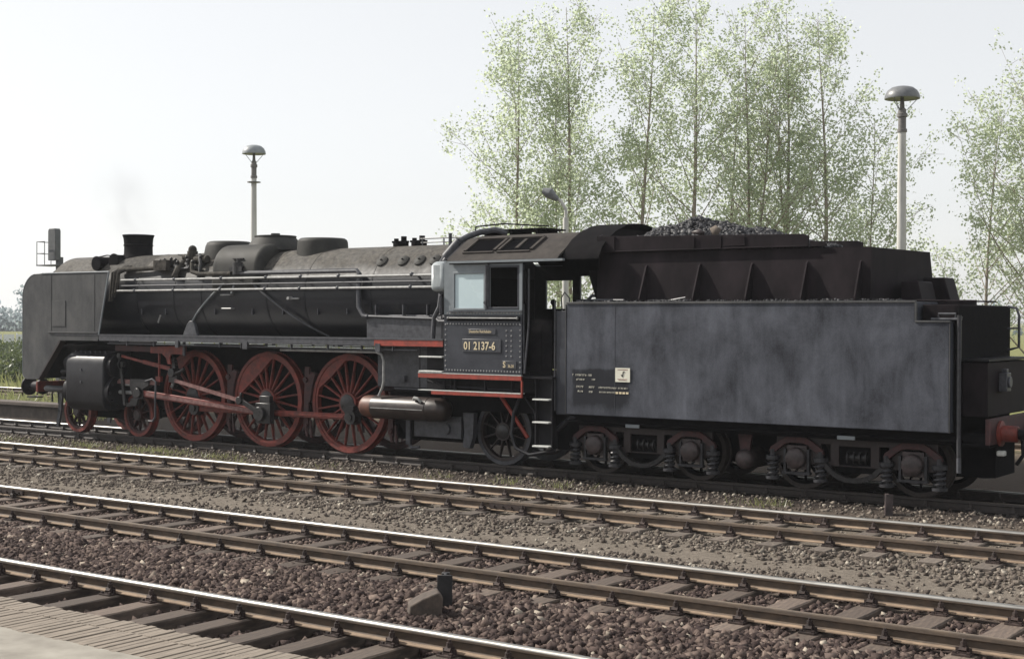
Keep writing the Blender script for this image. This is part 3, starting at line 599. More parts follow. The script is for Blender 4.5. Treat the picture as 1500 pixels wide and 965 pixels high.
# sand pipes fanning down the barrel from the dome fitting
for x0, z0, x1, z1 in ((1.50, 3.70, -.35, 2.36), (1.58, 3.70, 1.45, 3.25), (1.66, 3.70, 3.9, 2.34)):
    P = []
    for i in range(13):
        t = i/12; z = z0+(z1-z0)*t; P.append((x0+(x1-x0)*t, ys(z, 1.045), z))
    sp_ = MB(); sp_.tube(P, .022, 8); sp_.build('sand_pipe', 'pipe_grey' if x1 > 2 else 'lamp_pale', LO)
for x, z in ((1.35, 3.22), (1.35, 2.93)): MB().tube([(x-.18, ys(z), z), (x-.18, ys(z)-.09, z), (x+.1, ys(z)-.09, z), (x+.1, ys(z), z)], .016, 6).build('barrel_rung', 'handrail_grey', LO)
rt2_ = random.Random(9)
vp = MB()
for k in range(9):
    x = -1.05+.16*k+rt2_.uniform(-.04, .04); z = 3.86+rt2_.uniform(-.06, .1); y = ys(min(z, 4.1), 1.02); vp.cyl((x, y+.1, z-.05), (x, y-.10, z+.02), rt2_.uniform(.03, .06), 8); vp.cyl((x, y-.08, z), (x, y-.08, z+rt2_.uniform(.1, .2)), .022, 6); vp.sphere((x, y-.08, z+.15), .04, 8, 6)
vp.tube([(-1.1, -.8, 3.86), (-.6, -.86, 3.80), (0, -.84, 3.84), (.3, -.86, 3.80)], .035, 8); vp.tube([(-.15, -.62, 4.1), (.1, -.72, 4.12), (.28, -.86, 3.92), (.34, -.95, 3.6)], .04, 8); vp.build('valve_gear_pipes', 'grease', LO)
for x in (-1.55, -.75, .85, 2.0, 2.9, 3.9, 4.7): MB().box(x-.012, x+.012, ys(2.86)-.03, ys(2.86)+.02, 2.80, 2.93).build('cladding_strap', 'pipe_grey', LO)
rg = MB(); rg.tube([(3.1, ys(3.13)-.05, 3.13), (3.45, ys(3.13)-.05, 3.13)], .02, 8); rg.cyl((3.2, ys(3.15), 3.14), (3.2, ys(3.15)-.12, 3.14), .035, 8); rg.build('drain_valve', 'handrail_grey', LO)
MB().tube([(-.95, -1.0, 2.62), (-.85, -1.02, 2.78)], .02, 6).build('valve_handle', 'handrail_grey', LO)
# feed valve cluster and lubricator on the barrel
fv = MB(); fv.box(-1.15, -.72, -.98, -.62, 3.78, 4.02); fv.cyl((-.25, -.62, 3.7), (-.25, -.62, 4.22), .12, 14); fv.cyl((-.1, -.66, 4.02), (.35, -.72, 4.02), .085, 12); fv.cyl((-.55, -.60, 4.08), (-.2, -.60, 4.08), .075, 12); fv.sphere((-.25, -.62, 4.25), .10, 10, 6)
fv.tube([(-.05, -.80, 3.98), (.05, -.9, 3.9), (.12, -.96, 3.74), (.4, -1.0, 3.68), (1.4, -1.0, 3.68)], .05, 10); fv.tube([(-.4, -.72, 3.98), (-.42, -.9, 3.8), (-.42, -1.0, 3.62)], .075, 10)
fv.tube([(-.75, -.6, 4.1)]+[(-.75+.1*math.sin(a), -.6, 4.2-.1*math.cos(a)) for a in [i*math.pi/6 for i in range(12)]], .012, 6); fv.cyl((-.75, -.6, 4.15), (-.45, -.6, 4.12), .018, 8); fv.cyl((.2, -.75, 3.82), (.2, -.75, 4.12), .06, 10)
fv.build('feed_check_valves', 'smokebox', LO, bevel=.02)
lu = MB(); lu.cyl((1.58, -.95, 3.66), (1.58, -.95, 3.92), .14, 14); lu.box(1.4, 1.78, -1.06, -.84, 3.72, 3.82); lu.cyl((1.58, -.95, 3.92), (1.58, -.95, 4.0), .05, 8); lu.box(1.42, 1.74, -.99, -.91, 3.985, 4.005); lu.cyl((1.1, -.93, 3.83), (1.5, -.93, 3.83), .06, 10); lu.build('sand_valve', 'grease', LO)
for x in (5.45, 6.0, 6.42, 6.80):
    wp = MB(); n_ = Vector((0, -.75, .66)).normalized(); c = Vector((x, n_.y*1.0, BZ+n_.z*1.0)); wp.tube([c-n_*.02, c+n_*.025, c+n_*.045, c+n_*.055], .1, 20, rs=[.135, .125, .08, .02]); wp.cyl(c+n_*.04, c+n_*.08, .02, 8); wp.build('washout_plug', 'dome', LO)
tv = MB()
for x in (5.3, 5.78):
    tv.cyl((x, 0, 4.15), (x, 0, 4.28), .16, 14); tv.cyl((x-.12, 0, 4.24), (x-.12, 0, 4.36), .05, 10); tv.cyl((x+.08, 0, 4.24), (x+.08, 0, 4.40), .06, 10); tv.box(x-.2, x+.18, -.05, .05, 4.27, 4.31)
tv.build('safety_valves', 'soot_and_shade', LO)
tr = MB(); tr.tube([(5.9, -.1, 4.33), (7.1, -.1, 4.33)], .015, 6); tr.tube([(5.9, -.1, 4.25), (7.1, -.1, 4.25)], .012, 6)
for x in (5.95, 6.5, 7.05): tr.cyl((x, -.1, 4.15), (x, -.1, 4.34), .015, 6)
tr.build('top_rail', 'pipe_grey', LO)
pf = MB(); pf.tube([(7.12, -1.0, 3.72), (7.2, -.95, 3.85), (7.30, -.93, 3.95)], .04, 10); pf.tube([(7.22, -.94, 3.90), (7.50, -.88, 4.20)], .095, 16); pf.tube([(7.50, -.88, 4.20), (7.58, -.7, 4.30), (7.75, -.55, 4.38), (8.0, -.4, 4.42), (8.2, -.3, 4.36)], .06, 10); pf.tube([(7.05, -.6, 3.95), (7.05, -.6, 4.38)], .035, 8); pf.tube([(7.0, -1.1, 3.6), (7.12, -1.05, 3.72), (7.15, -.9, 3.9), (7.1, -.62, 4.05)], .05, 8)
pf.build('turbo_generator', 'pipe_grey', LO)

# running boards
for s in (-1, 1):
    r_ = MB(); r_.box(-4.05, 7.55, s*.86, s*1.46, 2.315, 2.345); r_.build('running_board', 'pipe_grey', LO)
    v = MB(); v.box(-2.45, 5.85, s*1.452, s*1.437, 2.20, 2.314); v.build('valance', 'pipe_grey', LO); v2 = MB(); v2.box(5.852, 7.55, s*1.452, s*1.437, 2.20, 2.314); v2.build('red_valance', 'red_bright', LO)
    p_ = MB(); p_.tube([(-2.2, s*1.40, 2.14), (6.9, s*1.40, 2.12)], .016, 8); p_.tube([(-2.2, s*1.36, 2.17), (6.0, s*1.36, 2.165)], .012, 8)
    for x in (-1.5, -.6, .22, 1.5, 2.15, 3.6, 4.6, 5.5, 6.3): p_.box(x-.012, x+.012, s*1.39, s*1.436, 2.10, 2.2)
    for x, w in ((.2, .05), (2.3, .07), (5.95, .06)): p_.box(x-w, x+w, s*1.454, s*1.47, 2.08, 2.24)
    p_.build('lubricating_pipes', 'pipe_grey', LO)
    tb = MB(); tb.prism([(.20, 2.346), (.66, 2.346), (.56, 2.60), (.50, 2.66), (.42, 2.66), (.34, 2.60)], s*1.3, s*1.22); tb.build('lifting_bracket', 'pipe_grey', LO, bevel=.01)
    br = MB(); br.prism([(-.98, 1.94), (-.98, 2.085), (.17, 2.11), (.17, 1.925), (-.30, 1.925), (-.34, 1.84), (-.30, 1.70), (-.40, 1.70), (-.46, 1.84), (-.60, 1.93)], s*1.2, s*1.16); br.build('motion_bracket', 'red', LO, bevel=.006); MB().prism([(-2.2, 1.97), (-2.2, 2.10), (-.985, 2.085), (-.985, 1.96)], s*1.19, s*1.16).build('bracket_beam', 'red_dark', LO, bevel=.006)
    MB().box(.15, .21, s*1.22, s*1.26, 1.9, 2.2).build('bracket_plate', 'pipe_grey', LO)
    hg = MB(); hg.box(-.79, -.755, s*1.10, s*1.14, 1.38, 1.93); hg.box(-.85, -.70, s*1.08, s*1.16, 1.30, 1.42); hg.build('slide_bar_hanger', 'red', LO)

# cylinders and motion (near and far sides)
for s in (-1, 1):
    Y_ = lambda y: s*abs(y)
    cy = MB(); pr = [(Y_(.60), .62), (Y_(1.22), .58), (Y_(1.34), .66), (Y_(1.40), .80), (Y_(1.40), 1.66), (Y_(1.36), 1.80), (Y_(1.25), 1.90), (Y_(1.0), 1.94), (Y_(.60), 1.94)]
    cb = cy.prism_x(pr, -3.72, -2.36).build('cylinder_block', 'black_gloss', LO, bevel=.03)
    for x0, x1, xb in ((-3.86, -3.724, -3.88), (-2.356, -2.22, -2.20)):
        fl = MB(); fl.cyl((x0, Y_(1.02), 1.02), (x1, Y_(1.02), 1.02), .37, 28); fl.cyl((x0, Y_(1.08), 1.62), (x1, Y_(1.08), 1.62), .26, 24)
        for k in range(10): a = k*math.pi/5; fl.sphere((xb, Y_(1.02)+.31*math.cos(a), 1.02+.31*math.sin(a)), .03, 6, 4)
        fl.cyl((xb+.1, Y_(1.08), 1.66), (xb-.2 if xb < -3 else xb+.15, Y_(1.08), 1.66), .13, 16)
        if xb < -3: fl.cyl((-4.0, Y_(1.3), 1.45), (-3.72, Y_(1.3), 1.45), .045, 10); fl.cyl((-4.0, Y_(1.3), 1.3), (-3.72, Y_(1.3), 1.3), .04, 10)
        fl.build('end_cover', 'black', cb)
    stud = MB()
    for z in (1.24, 1.52): stud.cyl((-3.15, s*1.40, z), (-3.15, s*1.425, z), .03, 10)
    for k in range(7): stud.cyl((-3.6+.18*k, s*1.2, 1.9), (-3.6+.18*k, s*1.2, 1.955), .022, 8)
    stud.build('cover_bolts', 'pipe_grey', cb)
    tl = MB(); tl.lathe([(.05, -5.0), (.075, -4.95), (.075, -4.15), (.15, -4.05), (.16, -3.86)], (0, Y_(1.02), 1.02), 'x', 18); tl.build('piston_tail_tube', 'pipe_grey', LO)
    sl_ = MB(); sl_.bar((-2.22, Y_(1.06), 1.27), (-.88, Y_(1.06), 1.27), .11, .10); sl_.build('slide_bar', 'rod_steel', LO)
    pr_ = MB(); pr_.cyl((-2.22, Y_(1.04), 1.02), (-1.5, Y_(1.04), 1.02), .045, 12); pr_.cyl((-2.1, Y_(1.08), 1.2), (-1.75, Y_(1.08), 1.2), .03, 10); pr_.build('piston_rod', 'handrail_grey', LO)
    xh = MB(); xh.prism([(-1.75, 1.34), (-1.1, 1.34), (-1.1, 1.20), (-1.3, 1.12), (-1.28, .92), (-1.62, .88), (-1.72, 1.10), (-1.75, 1.2)], Y_(.98), Y_(1.15)); xh.cyl((-1.45, Y_(1.15), 1.03), (-1.45, Y_(1.2), 1.03), .11, 16); xh.prism([(-1.70, .90), (-1.45, .90), (-1.5, .74), (-1.86, .70), (-1.9, .78), (-1.74, .80)], Y_(1.1), Y_(1.16)); xh.build('crosshead', 'grease', LO, bevel=.01)
    cl = MB(); cl.bar((-2.12, Y_(1.12), 1.86), (-1.88, Y_(1.17), .74), .045, .075); cl.cyl((-2.12, Y_(1.09), 1.86), (-2.12, Y_(1.17), 1.86), .06, 10); cl.cyl((-2.02, Y_(1.09), 1.66), (-2.02, Y_(1.17), 1.66), .06, 10); cl.bar((-2.05, Y_(1.1), 1.66), (-2.3, Y_(1.1), 1.66), .05, .06); cl.build('combination_lever', 'grease', LO)
    rr = MB(); rr.bar((-2.12, Y_(1.10), 1.86), (-1.3, Y_(1.10), 1.73), .05, .055); rr.bar((-1.32, Y_(1.10), 1.735), (-.42, Y_(1.10), 1.60), .06, .085); rr.build('radius_rod', 'red', LO)
    lk = MB(); P = [(-.36+.10*math.cos(a), Y_(1.10), 1.5+.33*math.sin(a)*1.0) for a in [R(-80+160*i/10) for i in range(11)]]
    for a, b in zip(P[:-1], P[1:]): lk.bar(a, b, .10, .11)
    lk.cyl((-.28, Y_(1.0), 1.52), (-.28, Y_(1.22), 1.52), .10, 16); lk.box(-.42, -.15, Y_(1.05), Y_(1.16), 1.30, 1.46); lk.tube([(-.25, Y_(1.16), 1.48), (0, Y_(1.18), 1.55), (.12, Y_(1.18), 1.62)], .035, 8); lk.build('expansion_link', 'grease', LO, bevel=.01)
    er = MB(); er.bar((-.20, Y_(1.16), 1.345), (1.92, Y_(1.24), .985), .045, .075); er.build('eccentric_rod', 'rod_steel', LO)
    pz = [1.0+PIN[1]]; px = PIN[0]
    cr_ = MB(); a, b = Vector((0+px, Y_(.93), pz[0])), Vector((4.6+px, Y_(.93), pz[0])); cr_.bar(a, b, .06, .12)
    cr_.bar(a+Vector((.2, s*.035, .0)), b+Vector((-.2, s*.035, 0)), .03, .05); cr_.build('coupling_rod', 'red', LO, bevel=.006)
    ce = MB()
    for k in (0, 2.3, 4.6):
        ce.cyl((k+px, Y_(.87), pz[0]), (k+px, Y_(1.0), pz[0]), .145 if k != 2.3 else .16, 20); ce.cyl((k+px, Y_(1.0), pz[0]), (k+px, Y_(1.03), pz[0]), .07, 14); ce.box(k+px-.07, k+px+.07, Y_(.89), Y_(.97), pz[0]+.1, pz[0]+.22)
    ce.build('coupling_rod_bearing', 'grease', LO)
    a, b = Vector((-1.45, Y_(1.09), 1.03)), Vector((2.3+px, Y_(1.09), pz[0])); mr_ = MB(); mr_.bar(a, b, .08, .145); mr_.build('connecting_rod', 'red', LO, bevel=.01)
    mf = MB(); d_ = (b-a).normalized(); mf.bar(a+d_*.25+Vector((0, s*.045, .0)), b-d_*.3+Vector((0, s*.045, 0)), .02, .075); mf.build('rod_flute', 'rod_steel', LO)
    be = MB(); be.box(2.3+px-.21, 2.3+px+.22, Y_(1.03), Y_(1.16), pz[0]-.22, pz[0]+.21); be.cyl((2.3+px-.05, Y_(1.15), pz[0]-.02), (2.3+px-.05, Y_(1.24), pz[0]-.02), .15, 20); be.bar((2.3+px, Y_(1.22), pz[0]), (1.95, Y_(1.24), .985), .05, .11); be.cyl((1.93, Y_(1.20), .985), (1.93, Y_(1.30), .985), .085, 14); be.cyl((1.95, Y_(1.25), 1.03), (1.97, Y_(1.25), 1.15), .03, 8)
    be.box(2.3+px-.10, 2.3+px+.2, Y_(1.04), Y_(1.15), pz[0]+.2, pz[0]+.36); be.build('big_end', 'grease', LO, bevel=.02)
    a_ = MB(); a_.cyl((-1.45, Y_(1.03), 1.03), (-1.45, Y_(1.15), 1.03), .14, 18); a_.tube([(-1.2, Y_(1.15), 1.3), (-.9, Y_(1.21), 1.36), (-.78, Y_(1.21), 1.3), (-.80, Y_(1.21), .9), (-.80, Y_(1.21), .52), (-.88, Y_(1.21), .42), (-1.02, Y_(1.21), .42)], .024, 8); a_.build('lubricator_drive', 'pipe_grey', LO)
    # brake gear
    for x in (1.15, 3.45, 5.75):
        bk = MB(); bk.bar((x+.02, Y_(.80), 1.72), (x-.02, Y_(.80), .42), .05, .13); bk.prism([(x+.14, 1.62), (x+.26, 1.58), (x+.17, 1.30), (x+.12, 1.0), (x+.03, .98), (x+.02, 1.3), (x+.05, 1.5)], Y_(.72), Y_(.84)); bk.cyl((x, Y_(.78), .5), (x, Y_(.86), .5), .05, 10); bk.cyl((x, Y_(.78), 1.45), (x, Y_(.88), 1.45), .06, 10)
        bk.bar((x-.02, Y_(.80), .45), (x+.02, Y_(.80), .28), .06, .06); bk.bar((x+.1, Y_(.80), .62), (x+.14, Y_(.80), .26), .05, .05); bk.build('brake_hanger', 'red_dark', LO, bevel=.006)
# air reservoir under the running board
at = MB(); at.lathe([(.05, 5.66), (.225, 5.66), (.228, 5.68), (.228, 7.0), (.236, 7.005), (.236, 7.03), (.228, 7.035), (.226, 7.30), (.20, 7.40), (.12, 7.46), (.02, 7.475)], (0, -1.16, 1.0), 'x', 36); ar = at.build('air_reservoir', 'tank_dark', LO, smooth=50)
ac = MB(); ac.lathe([(.10, 5.33), (.17, 5.345), (.205, 5.39), (.215, 5.44), (.218, 5.655)], (0, -1.16, 1.0), 'x', 36); ac.build('end_cap', 'brown_tank', ar, smooth=50)
as_ = MB(); as_.box(5.7, 7.0, -1.392, -1.386, .985, 1.0); as_.tube([(6.75, -1.33, 1.19), (6.8, -1.37, 1.22), (6.9, -1.38, 1.2), (6.96, -1.36, 1.14)], .03, 8); as_.build('reservoir_strap', 'handrail_grey', ar)
wp2 = MB(); wp2.tube([(3.2, -1.32, 2.075), (5.80, -1.32, 2.07), (5.93, -1.32, 2.03), (5.985, -1.32, 1.90), (5.985, -1.32, 1.50), (5.95, -1.32, 1.38), (5.86, -1.32, 1.22)], .027, 10); wp2.build('air_pipe', 'handrail_grey', LO)
# ash pan, injector and dark pipework beneath firebox and cab
ap = MB(); ap.prism([(5.75, 1.55), (5.75, .95), (6.2, .42), (7.7, .42), (7.85, .95), (7.85, 2.2), (6.0, 2.2)], -.85, .85); ap.build('ash_pan', 'soot_and_shade', LO, bevel=.01)
fs_ = MB(); fs_.prism_x([(-.9, 1.3), (-1.05, 1.4), (-1.05, 2.18), (-.9, 2.18)], 5.6, 7.0); fs_.box(6.2, 6.34, -1.12, -1.04, 1.5, 1.62); fs_.build('ash_pan_side', 'pipe_grey', LO)
mc = MB(); mc.box(6.28, 6.38, -1.0, -.94, .28, .8); mc.tube([(6.33, -.97, .3), (6.4, -.97, .22), (6.6, -.97, .24)], .03, 8); mc.box(6.45, 7.6, -.95, -.88, .45, .86); mc.cyl((7.25, -1.0, .62), (7.25, -.9, .62), .1, 14); mc.prism([(7.66, .95), (7.92, .95), (7.9, .5), (7.82, .28), (7.66, .3), (7.7, .6)], -.98, -.86)
mc.tube([(6.0, -1.0, 1.36), (7.0, -1.0, 1.36)], .025, 8); mc.tube([(6.2, -1.0, 1.72), (6.75, -1.0, 1.74), (7.0, -1.0, 1.55)], .03, 8); mc.build('injector', 'pipe_grey', LO)

# cab
CS = 1.48
for s in (-1, 1):
    lw = MB(); lw.panel(7.60, 9.37, 1.722, 2.80, [], s*CS, s*(CS-.02)); lw.cur = 1
    rvt = lambda x, z, mb=lw: mb.sphere((x, s*CS, z), .0165, 6, 4)
    for k in range(25): rvt(7.68+.0685*k, 2.63)
    for k in range(26): rvt(7.66+.0665*k, 1.775)
    for k in range(9): rvt(7.635, 1.85+.096*k); rvt(9.335, 1.85+.096*k)
    for k in range(6): rvt(9.03, 2.05+.092*k); rvt(9.14, 2.05+.092*k)
    lw.build('cab_side', ['cab_blue_black', 'rivet'], LO, smooth=40)
    if s < 0: holes = [(7.85, 8.53, 2.915, 3.555), (8.66, 9.29, 2.935, 3.655)]
    else: holes = [(7.90, 8.55, 2.93, 3.50), (8.72, 9.10, 3.12, 3.58)]
    ub = MB(); ub.panel(7.60, 9.37, 2.802, 3.80 if s < 0 else 3.835, holes, s*CS, s*(CS-.02)); ub.cur = 1
    for k in range(25): rvt(7.68+.0685*k, 2.828, ub)
    ub.build('window_band', ['cab_band', 'rivet'], LO, smooth=40)
    il = MB(); il.panel(7.645, 9.36, 1.722, 3.79, holes, s*(CS-.025), s*(CS-.04)); il.build('cab_shade_lining', 'soot_and_shade', LO, smooth=0)  # black sheet added inside the walls, painting the cab interior's shade
    for i, (x0, x1, z0, z1) in enumerate(holes):
        w = MB(); t = .035; w.panel(x0-t, x1+t, z0-t, z1+t, [(x0+.004, x1-.004, z0+.004, z1-.004)], s*(CS+.022), s*(CS+.002)); wo = w.build('window', 'cab_band' if i == 0 else 'cab_blue_black', LO, smooth=0, bevel=.006)
        if s < 0 and i == 0: MB().box(x0+.005, x1-.005, -CS+.002, -CS+.012, z0+.005, z1-.005).build('pane', 'pane_pale', wo)
sf = MB(); sf.box(8.585, 8.615, -CS-.05, -CS-.004, 2.90, 3.70); sf.box(8.63, 8.65, -CS-.04, -CS-.004, 2.96, 3.74); sf.box(7.75, 9.40, -CS-.045, -CS-.004, 2.845, 2.868); sf.box(8.56, 9.40, -CS-.045, -CS-.004, 3.735, 3.76); sf.cyl((8.58, -CS-.06, 3.02), (8.58, -CS-.02, 3.02), .03, 8); sf.build('sliding_window_frame', 'pipe_grey', LO)
pl = MB(); pl.box(9.33, 9.40, -CS-.03, -CS-.004, 2.87, 3.73); pl.build('wind_screen', 'cab_band', LO, bevel=.01); ps = MB(); ps.box(9.405, 9.47, -CS-.01, -CS+.03, 2.99, 3.60); ps.box(9.41, 9.44, -CS-.03, -CS+.01, 3.0, 3.05); ps.build('door_post', 'soot_and_shade', LO, bevel=.01)
gr = MB(); gr.box(7.68, 9.34, -CS-.012, -CS-.002, 2.685, 2.765); gr.build('grab_recess_shade', 'void_shade', LO); gb = MB(); gb.tube([(7.72, -CS-.035, 2.74), (9.29, -CS-.035, 2.735)], .014, 8); gb.sphere((7.72, -CS-.035, 2.74), .025, 8, 6); gb.sphere((9.29, -CS-.035, 2.735), .025, 8, 6); gb.build('grab_bar', 'handrail_grey', LO)  # black strip laid on the cab side as the shade of a recess
# plates and lettering
np_ = MB(); np_.box(8.04, 8.92, -CS-.016, -CS-.003, 2.115, 2.355); no = np_.build('number_plate', 'plate_number', LO, bevel=.006)
text('01 2137-6', .205, 8.075, 2.162, -CS-.019, 'plate_digits', 'gold_letter', no, .86, .008, bold=.003)
nb = MB(); nb.box(8.17, 8.80, -CS-.014, -CS-.003, 2.44, 2.54); n1 = nb.build('name_plate', 'plate_number', LO, bevel=.004); text('Deutsche Reichsbahn', .075, 8.195, 2.468, -CS-.017, 'plate_letters', 'gold_letter', n1, .78, .006)
nc = MB(); nc.box(8.95, 9.26, -CS-.014, -CS-.003, 1.825, 1.97); n2 = nc.build('class_plate', 'plate_number', LO, bevel=.004); text('S', .15, 8.965, 1.85, -CS-.017, 'plate_letters', 'gold_letter', n2, .9, .006, bold=.002); text('36.20', .075, 9.075, 1.85, -CS-.017, 'plate_letters', 'gold_letter', n2, .8, .006)
cw_ = MB(); cw_.prism_x([(-1.455, 1.73), (1.455, 1.73), (1.455, 3.83)]+[(a*.96, b-.03) for a, b in ((1.50, 3.85), (.92, 4.215), (.70, 4.27), (.4, 4.315), (0, 4.33), (-.4, 4.315), (-.7, 4.27), (-.92, 4.215), (-1.5, 3.85))]+[(-1.455, 3.83)], 7.60, 7.64); cw_.box(7.6, 10.0, -1.44, 1.44, 1.66, 1.70); cw_.build('cab_front_wall', 'black', LO)
cf = MB(); cf.prism_x([(-CS, 3.23), (-.98, 3.23), (-.98, 3.80), (-CS+.06, 3.80), (-CS, 3.72)], 7.24, 7.597); cf.build('cab_front_bulge', 'cab_front', LO, bevel=.13).modifiers['bevel'].segments = 6
cf = MB(); cf.prism_x([(CS, 3.23), (.98, 3.23), (.98, 3.80), (CS-.06, 3.80), (CS, 3.72)], 7.24, 7.597); cf.build('cab_front_bulge', 'cab_front', LO, bevel=.13).modifiers['bevel'].segments = 6
vg = MB(); vg.tube([(7.54, -CS-.03, 3.15), (7.53, -CS-.03, 2.80)], .016, 8); vg.sphere((7.54, -CS-.03, 3.15), .028, 8, 6); vg.sphere((7.53, -CS-.03, 2.80), .028, 8, 6); vg.tube([(7.3, -1.2, 3.2), (7.28, -1.22, 2.95), (7.18, -1.25, 2.75), (7.15, -1.25, 2.35)], .045, 8); vg.tube([(7.36, -1.25, 3.2), (7.36, -1.25, 2.35)], .014, 6); vg.tube([(7.35, -1.38, 2.72), (7.42, -1.40, 2.68), (7.6, -1.42, 2.68)], .03, 8); vg.build('cab_front_pipes', 'pipe_grey', LO)
bh = MB(); bh.box(7.645, 8.0, -.9, .9, 1.71, 3.5); bh.cyl((8.0, 0, 2.3), (8.06, 0, 2.3), .3, 20); bh.cyl((8.0, -.4, 2.9), (8.08, -.4, 2.9), .1, 14); bh.cyl((8.0, .4, 3.1), (8.08, .4, 3.1), .1, 14); bh.build('backhead', 'soot_and_shade', LO)
seat = MB(); seat.box(8.5, 8.9, .95, 1.35, 2.1, 2.16); seat.box(8.6, 8.8, 1.05, 1.25, 1.71, 2.1); seat.tube([(8.25, 1.2, 2.5), (8.25, 1.2, 3.05)], .025, 8); seat.sphere((8.25, 1.2, 3.06), .06, 8, 6); seat.build('driver_seat', 'soot_and_shade', LO)
# cab roof
def roof_prof(rp, th): return [(-y, z) for y, z in rp]+[(y, z) for y, z in rp[::-1][1:]]+[(y, z-th) for y, z in rp]+[(-y, z-th) for y, z in rp[::-1][1:]]
rp = [(1.56, 3.79), (1.50, 3.85), (.92, 4.215), (.70, 4.27), (.4, 4.315), (0, 4.33)]
rc = MB(); rc.prism_x(roof_prof([(a*.985, b-.045) for a, b in rp], .02), 7.76, 10.15); rc.build('cab_shade_ceiling', 'soot_and_shade', LO, smooth=28)  # black sheet added below the roof, shade put into its colour
ro = MB(); ro.prism_x(roof_prof(rp, .035), 7.72, 10.18); rf = ro.build('cab_roof', 'roof_grey', LO, smooth=28)
ev = MB(); ev.box(7.74, 10.3, -1.575, -1.50, 3.745, 3.785); ev.build('eave_strip', 'cab_band', rf)
# roof ventilators: frames round black sheets painted as the shade of openings
sl0 = Vector((0, -1.50, 3.85)); sdir = (Vector((0, -.92, 4.215))-sl0).normalized(); snor = Vector((0, sdir.z*-1, sdir.y)); snor = Vector((0, -abs(sdir.z), abs(sdir.y)))
def slope_quad(mb, x0, x1, a0, a1, sk, h0, h1):
    vs = [Vector((x+sk*a, 0, 0))+sl0+sdir*a+snor*h for h in (h0, h1) for a, x in ((a0, x0), (a0, x1), (a1, x1), (a1, x0))]
    mb.add(vs, [(3, 2, 1, 0), (4, 5, 6, 7), (0, 1, 5, 4), (1, 2, 6, 5), (2, 3, 7, 6), (3, 0, 4, 7)])
vo = MB(); slope_quad(vo, 7.98, 8.60, .17, .62, .1, .002, .008); slope_quad(vo, 8.76, 9.42, .17, .62, .1, .002, .008); vn = vo.build('roof_vent_shade', 'void_shade', rf, smooth=0)
vf = MB()
for x0, x1 in ((7.98, 8.60), (8.76, 9.42)):
    slope_quad(vf, x0-.03, x1+.03, .13, .17, .1, .002, .03); slope_quad(vf, x0-.03, x1+.03, .62, .66, .1, .002, .05); slope_quad(vf, x0-.05, x0, .20, .66, .1, .003, .04); slope_quad(vf, x1, x1+.06, .20, .66, .1, .003, .04)
slope_quad(vf, 9.05, 9.12, .26, .6, .1, .009, .03); vf.build('vent_frame', 'roof_grey', rf)
rk = MB(); rk.box(7.55, 9.1, -.35, .35, 4.40, 4.43)
for x in (7.7, 8.3, 8.9): rk.box(x-.03, x+.03, -.33, .33, 4.28, 4.40)
rk.tube([(7.5, -.38, 4.40), (7.5, -.38, 4.50), (8.2, -.4, 4.53), (9.2, -.38, 4.45)], .016, 6); rk.build('roof_rack', 'soot_and_shade', rf)
# rear of cab, steps, red under-frame
hr = MB(); hr.tube([(9.50, -1.45, 3.62), (9.50, -1.45, 2.6), (9.42, -1.46, 1.75)], .018, 8); hr.tube([(9.40, -1.45, 1.75), (9.38, -1.45, 3.7)], .016, 8); hr.build('cab_handrail', 'pipe_grey', LO)
dd = MB(); dd.box(9.42, 9.9, -1.30, -1.28, 1.72, 2.72); dd.box(9.65, 9.68, -1.31, -1.30, 1.8, 2.6); dd.build('cab_door', 'soot_and_shade', LO)
ru = MB(); ru.box(6.985, 9.365, -1.49, -1.45, 1.615, 1.70); ru.build('cab_sill', 'red_bright', LO, bevel=.005)
rs = MB(); rs.box(6.985, 9.365, -1.492, -1.44, 1.702, 1.716); rs.box(6.985, 9.35, -1.492, -1.35, 1.378, 1.392); rs.build('sill_edge', 'step_light', LO)
rl = MB(); rl.box(7.3, 9.375, -1.49, -1.44, 1.310, 1.374); rl.box(9.355, 9.385, -1.488, -1.45, 1.376, 1.612); rl.build('lower_red_bar', 'red_bright', LO, bevel=.004)
rb = MB(); rb.box(7.0, 9.35, -1.05, -1.0, 1.38, 1.62); rb.box(6.99, 7.01, -1.47, -1.45, 1.38, 2.2); rb.tube([(7.1, -1.35, 1.56), (7.5, -1.35, 1.46), (8.6, -1.35, 1.44), (9.2, -1.3, 1.42)], .022, 8)
for x in (7.55, 7.8, 8.5, 9.1): rb.box(x-.015, x+.015, -1.42, -1.38, 1.393, 1.61)
rb.build('sill_frame', 'black', LO)
for z in (2.01, 1.735): MB().box(7.005, 7.56, -1.50, -1.24, z-.014, z+.014).build('footstep', 'step_light', LO, bevel=.004)
MB().box(7.0, 7.58, -1.24, -1.2, 1.40, 2.2).build('footstep_back', 'black', LO)
st = MB(); st.box(9.60, 9.63, -1.40, -1.30, .42, 1.66); st.box(9.95, 9.98, -1.40, -1.30, .42, 1.66); st.box(9.6, 9.98, -1.29, -1.27, .42, 1.66); st.build('step_ladder', 'black', LO)
for z in (1.295, .89, .465): MB().box(9.615, 9.965, -1.50, -1.295, z-.013, z+.013).build('footstep', 'step_light', LO, bevel=.004)
rd = MB(); rd.tube([(8.655, -1.12, 1.30), (9.19, -1.02, .56)], .036, 10); rd.build('red_brace', 'red_bright', LO)
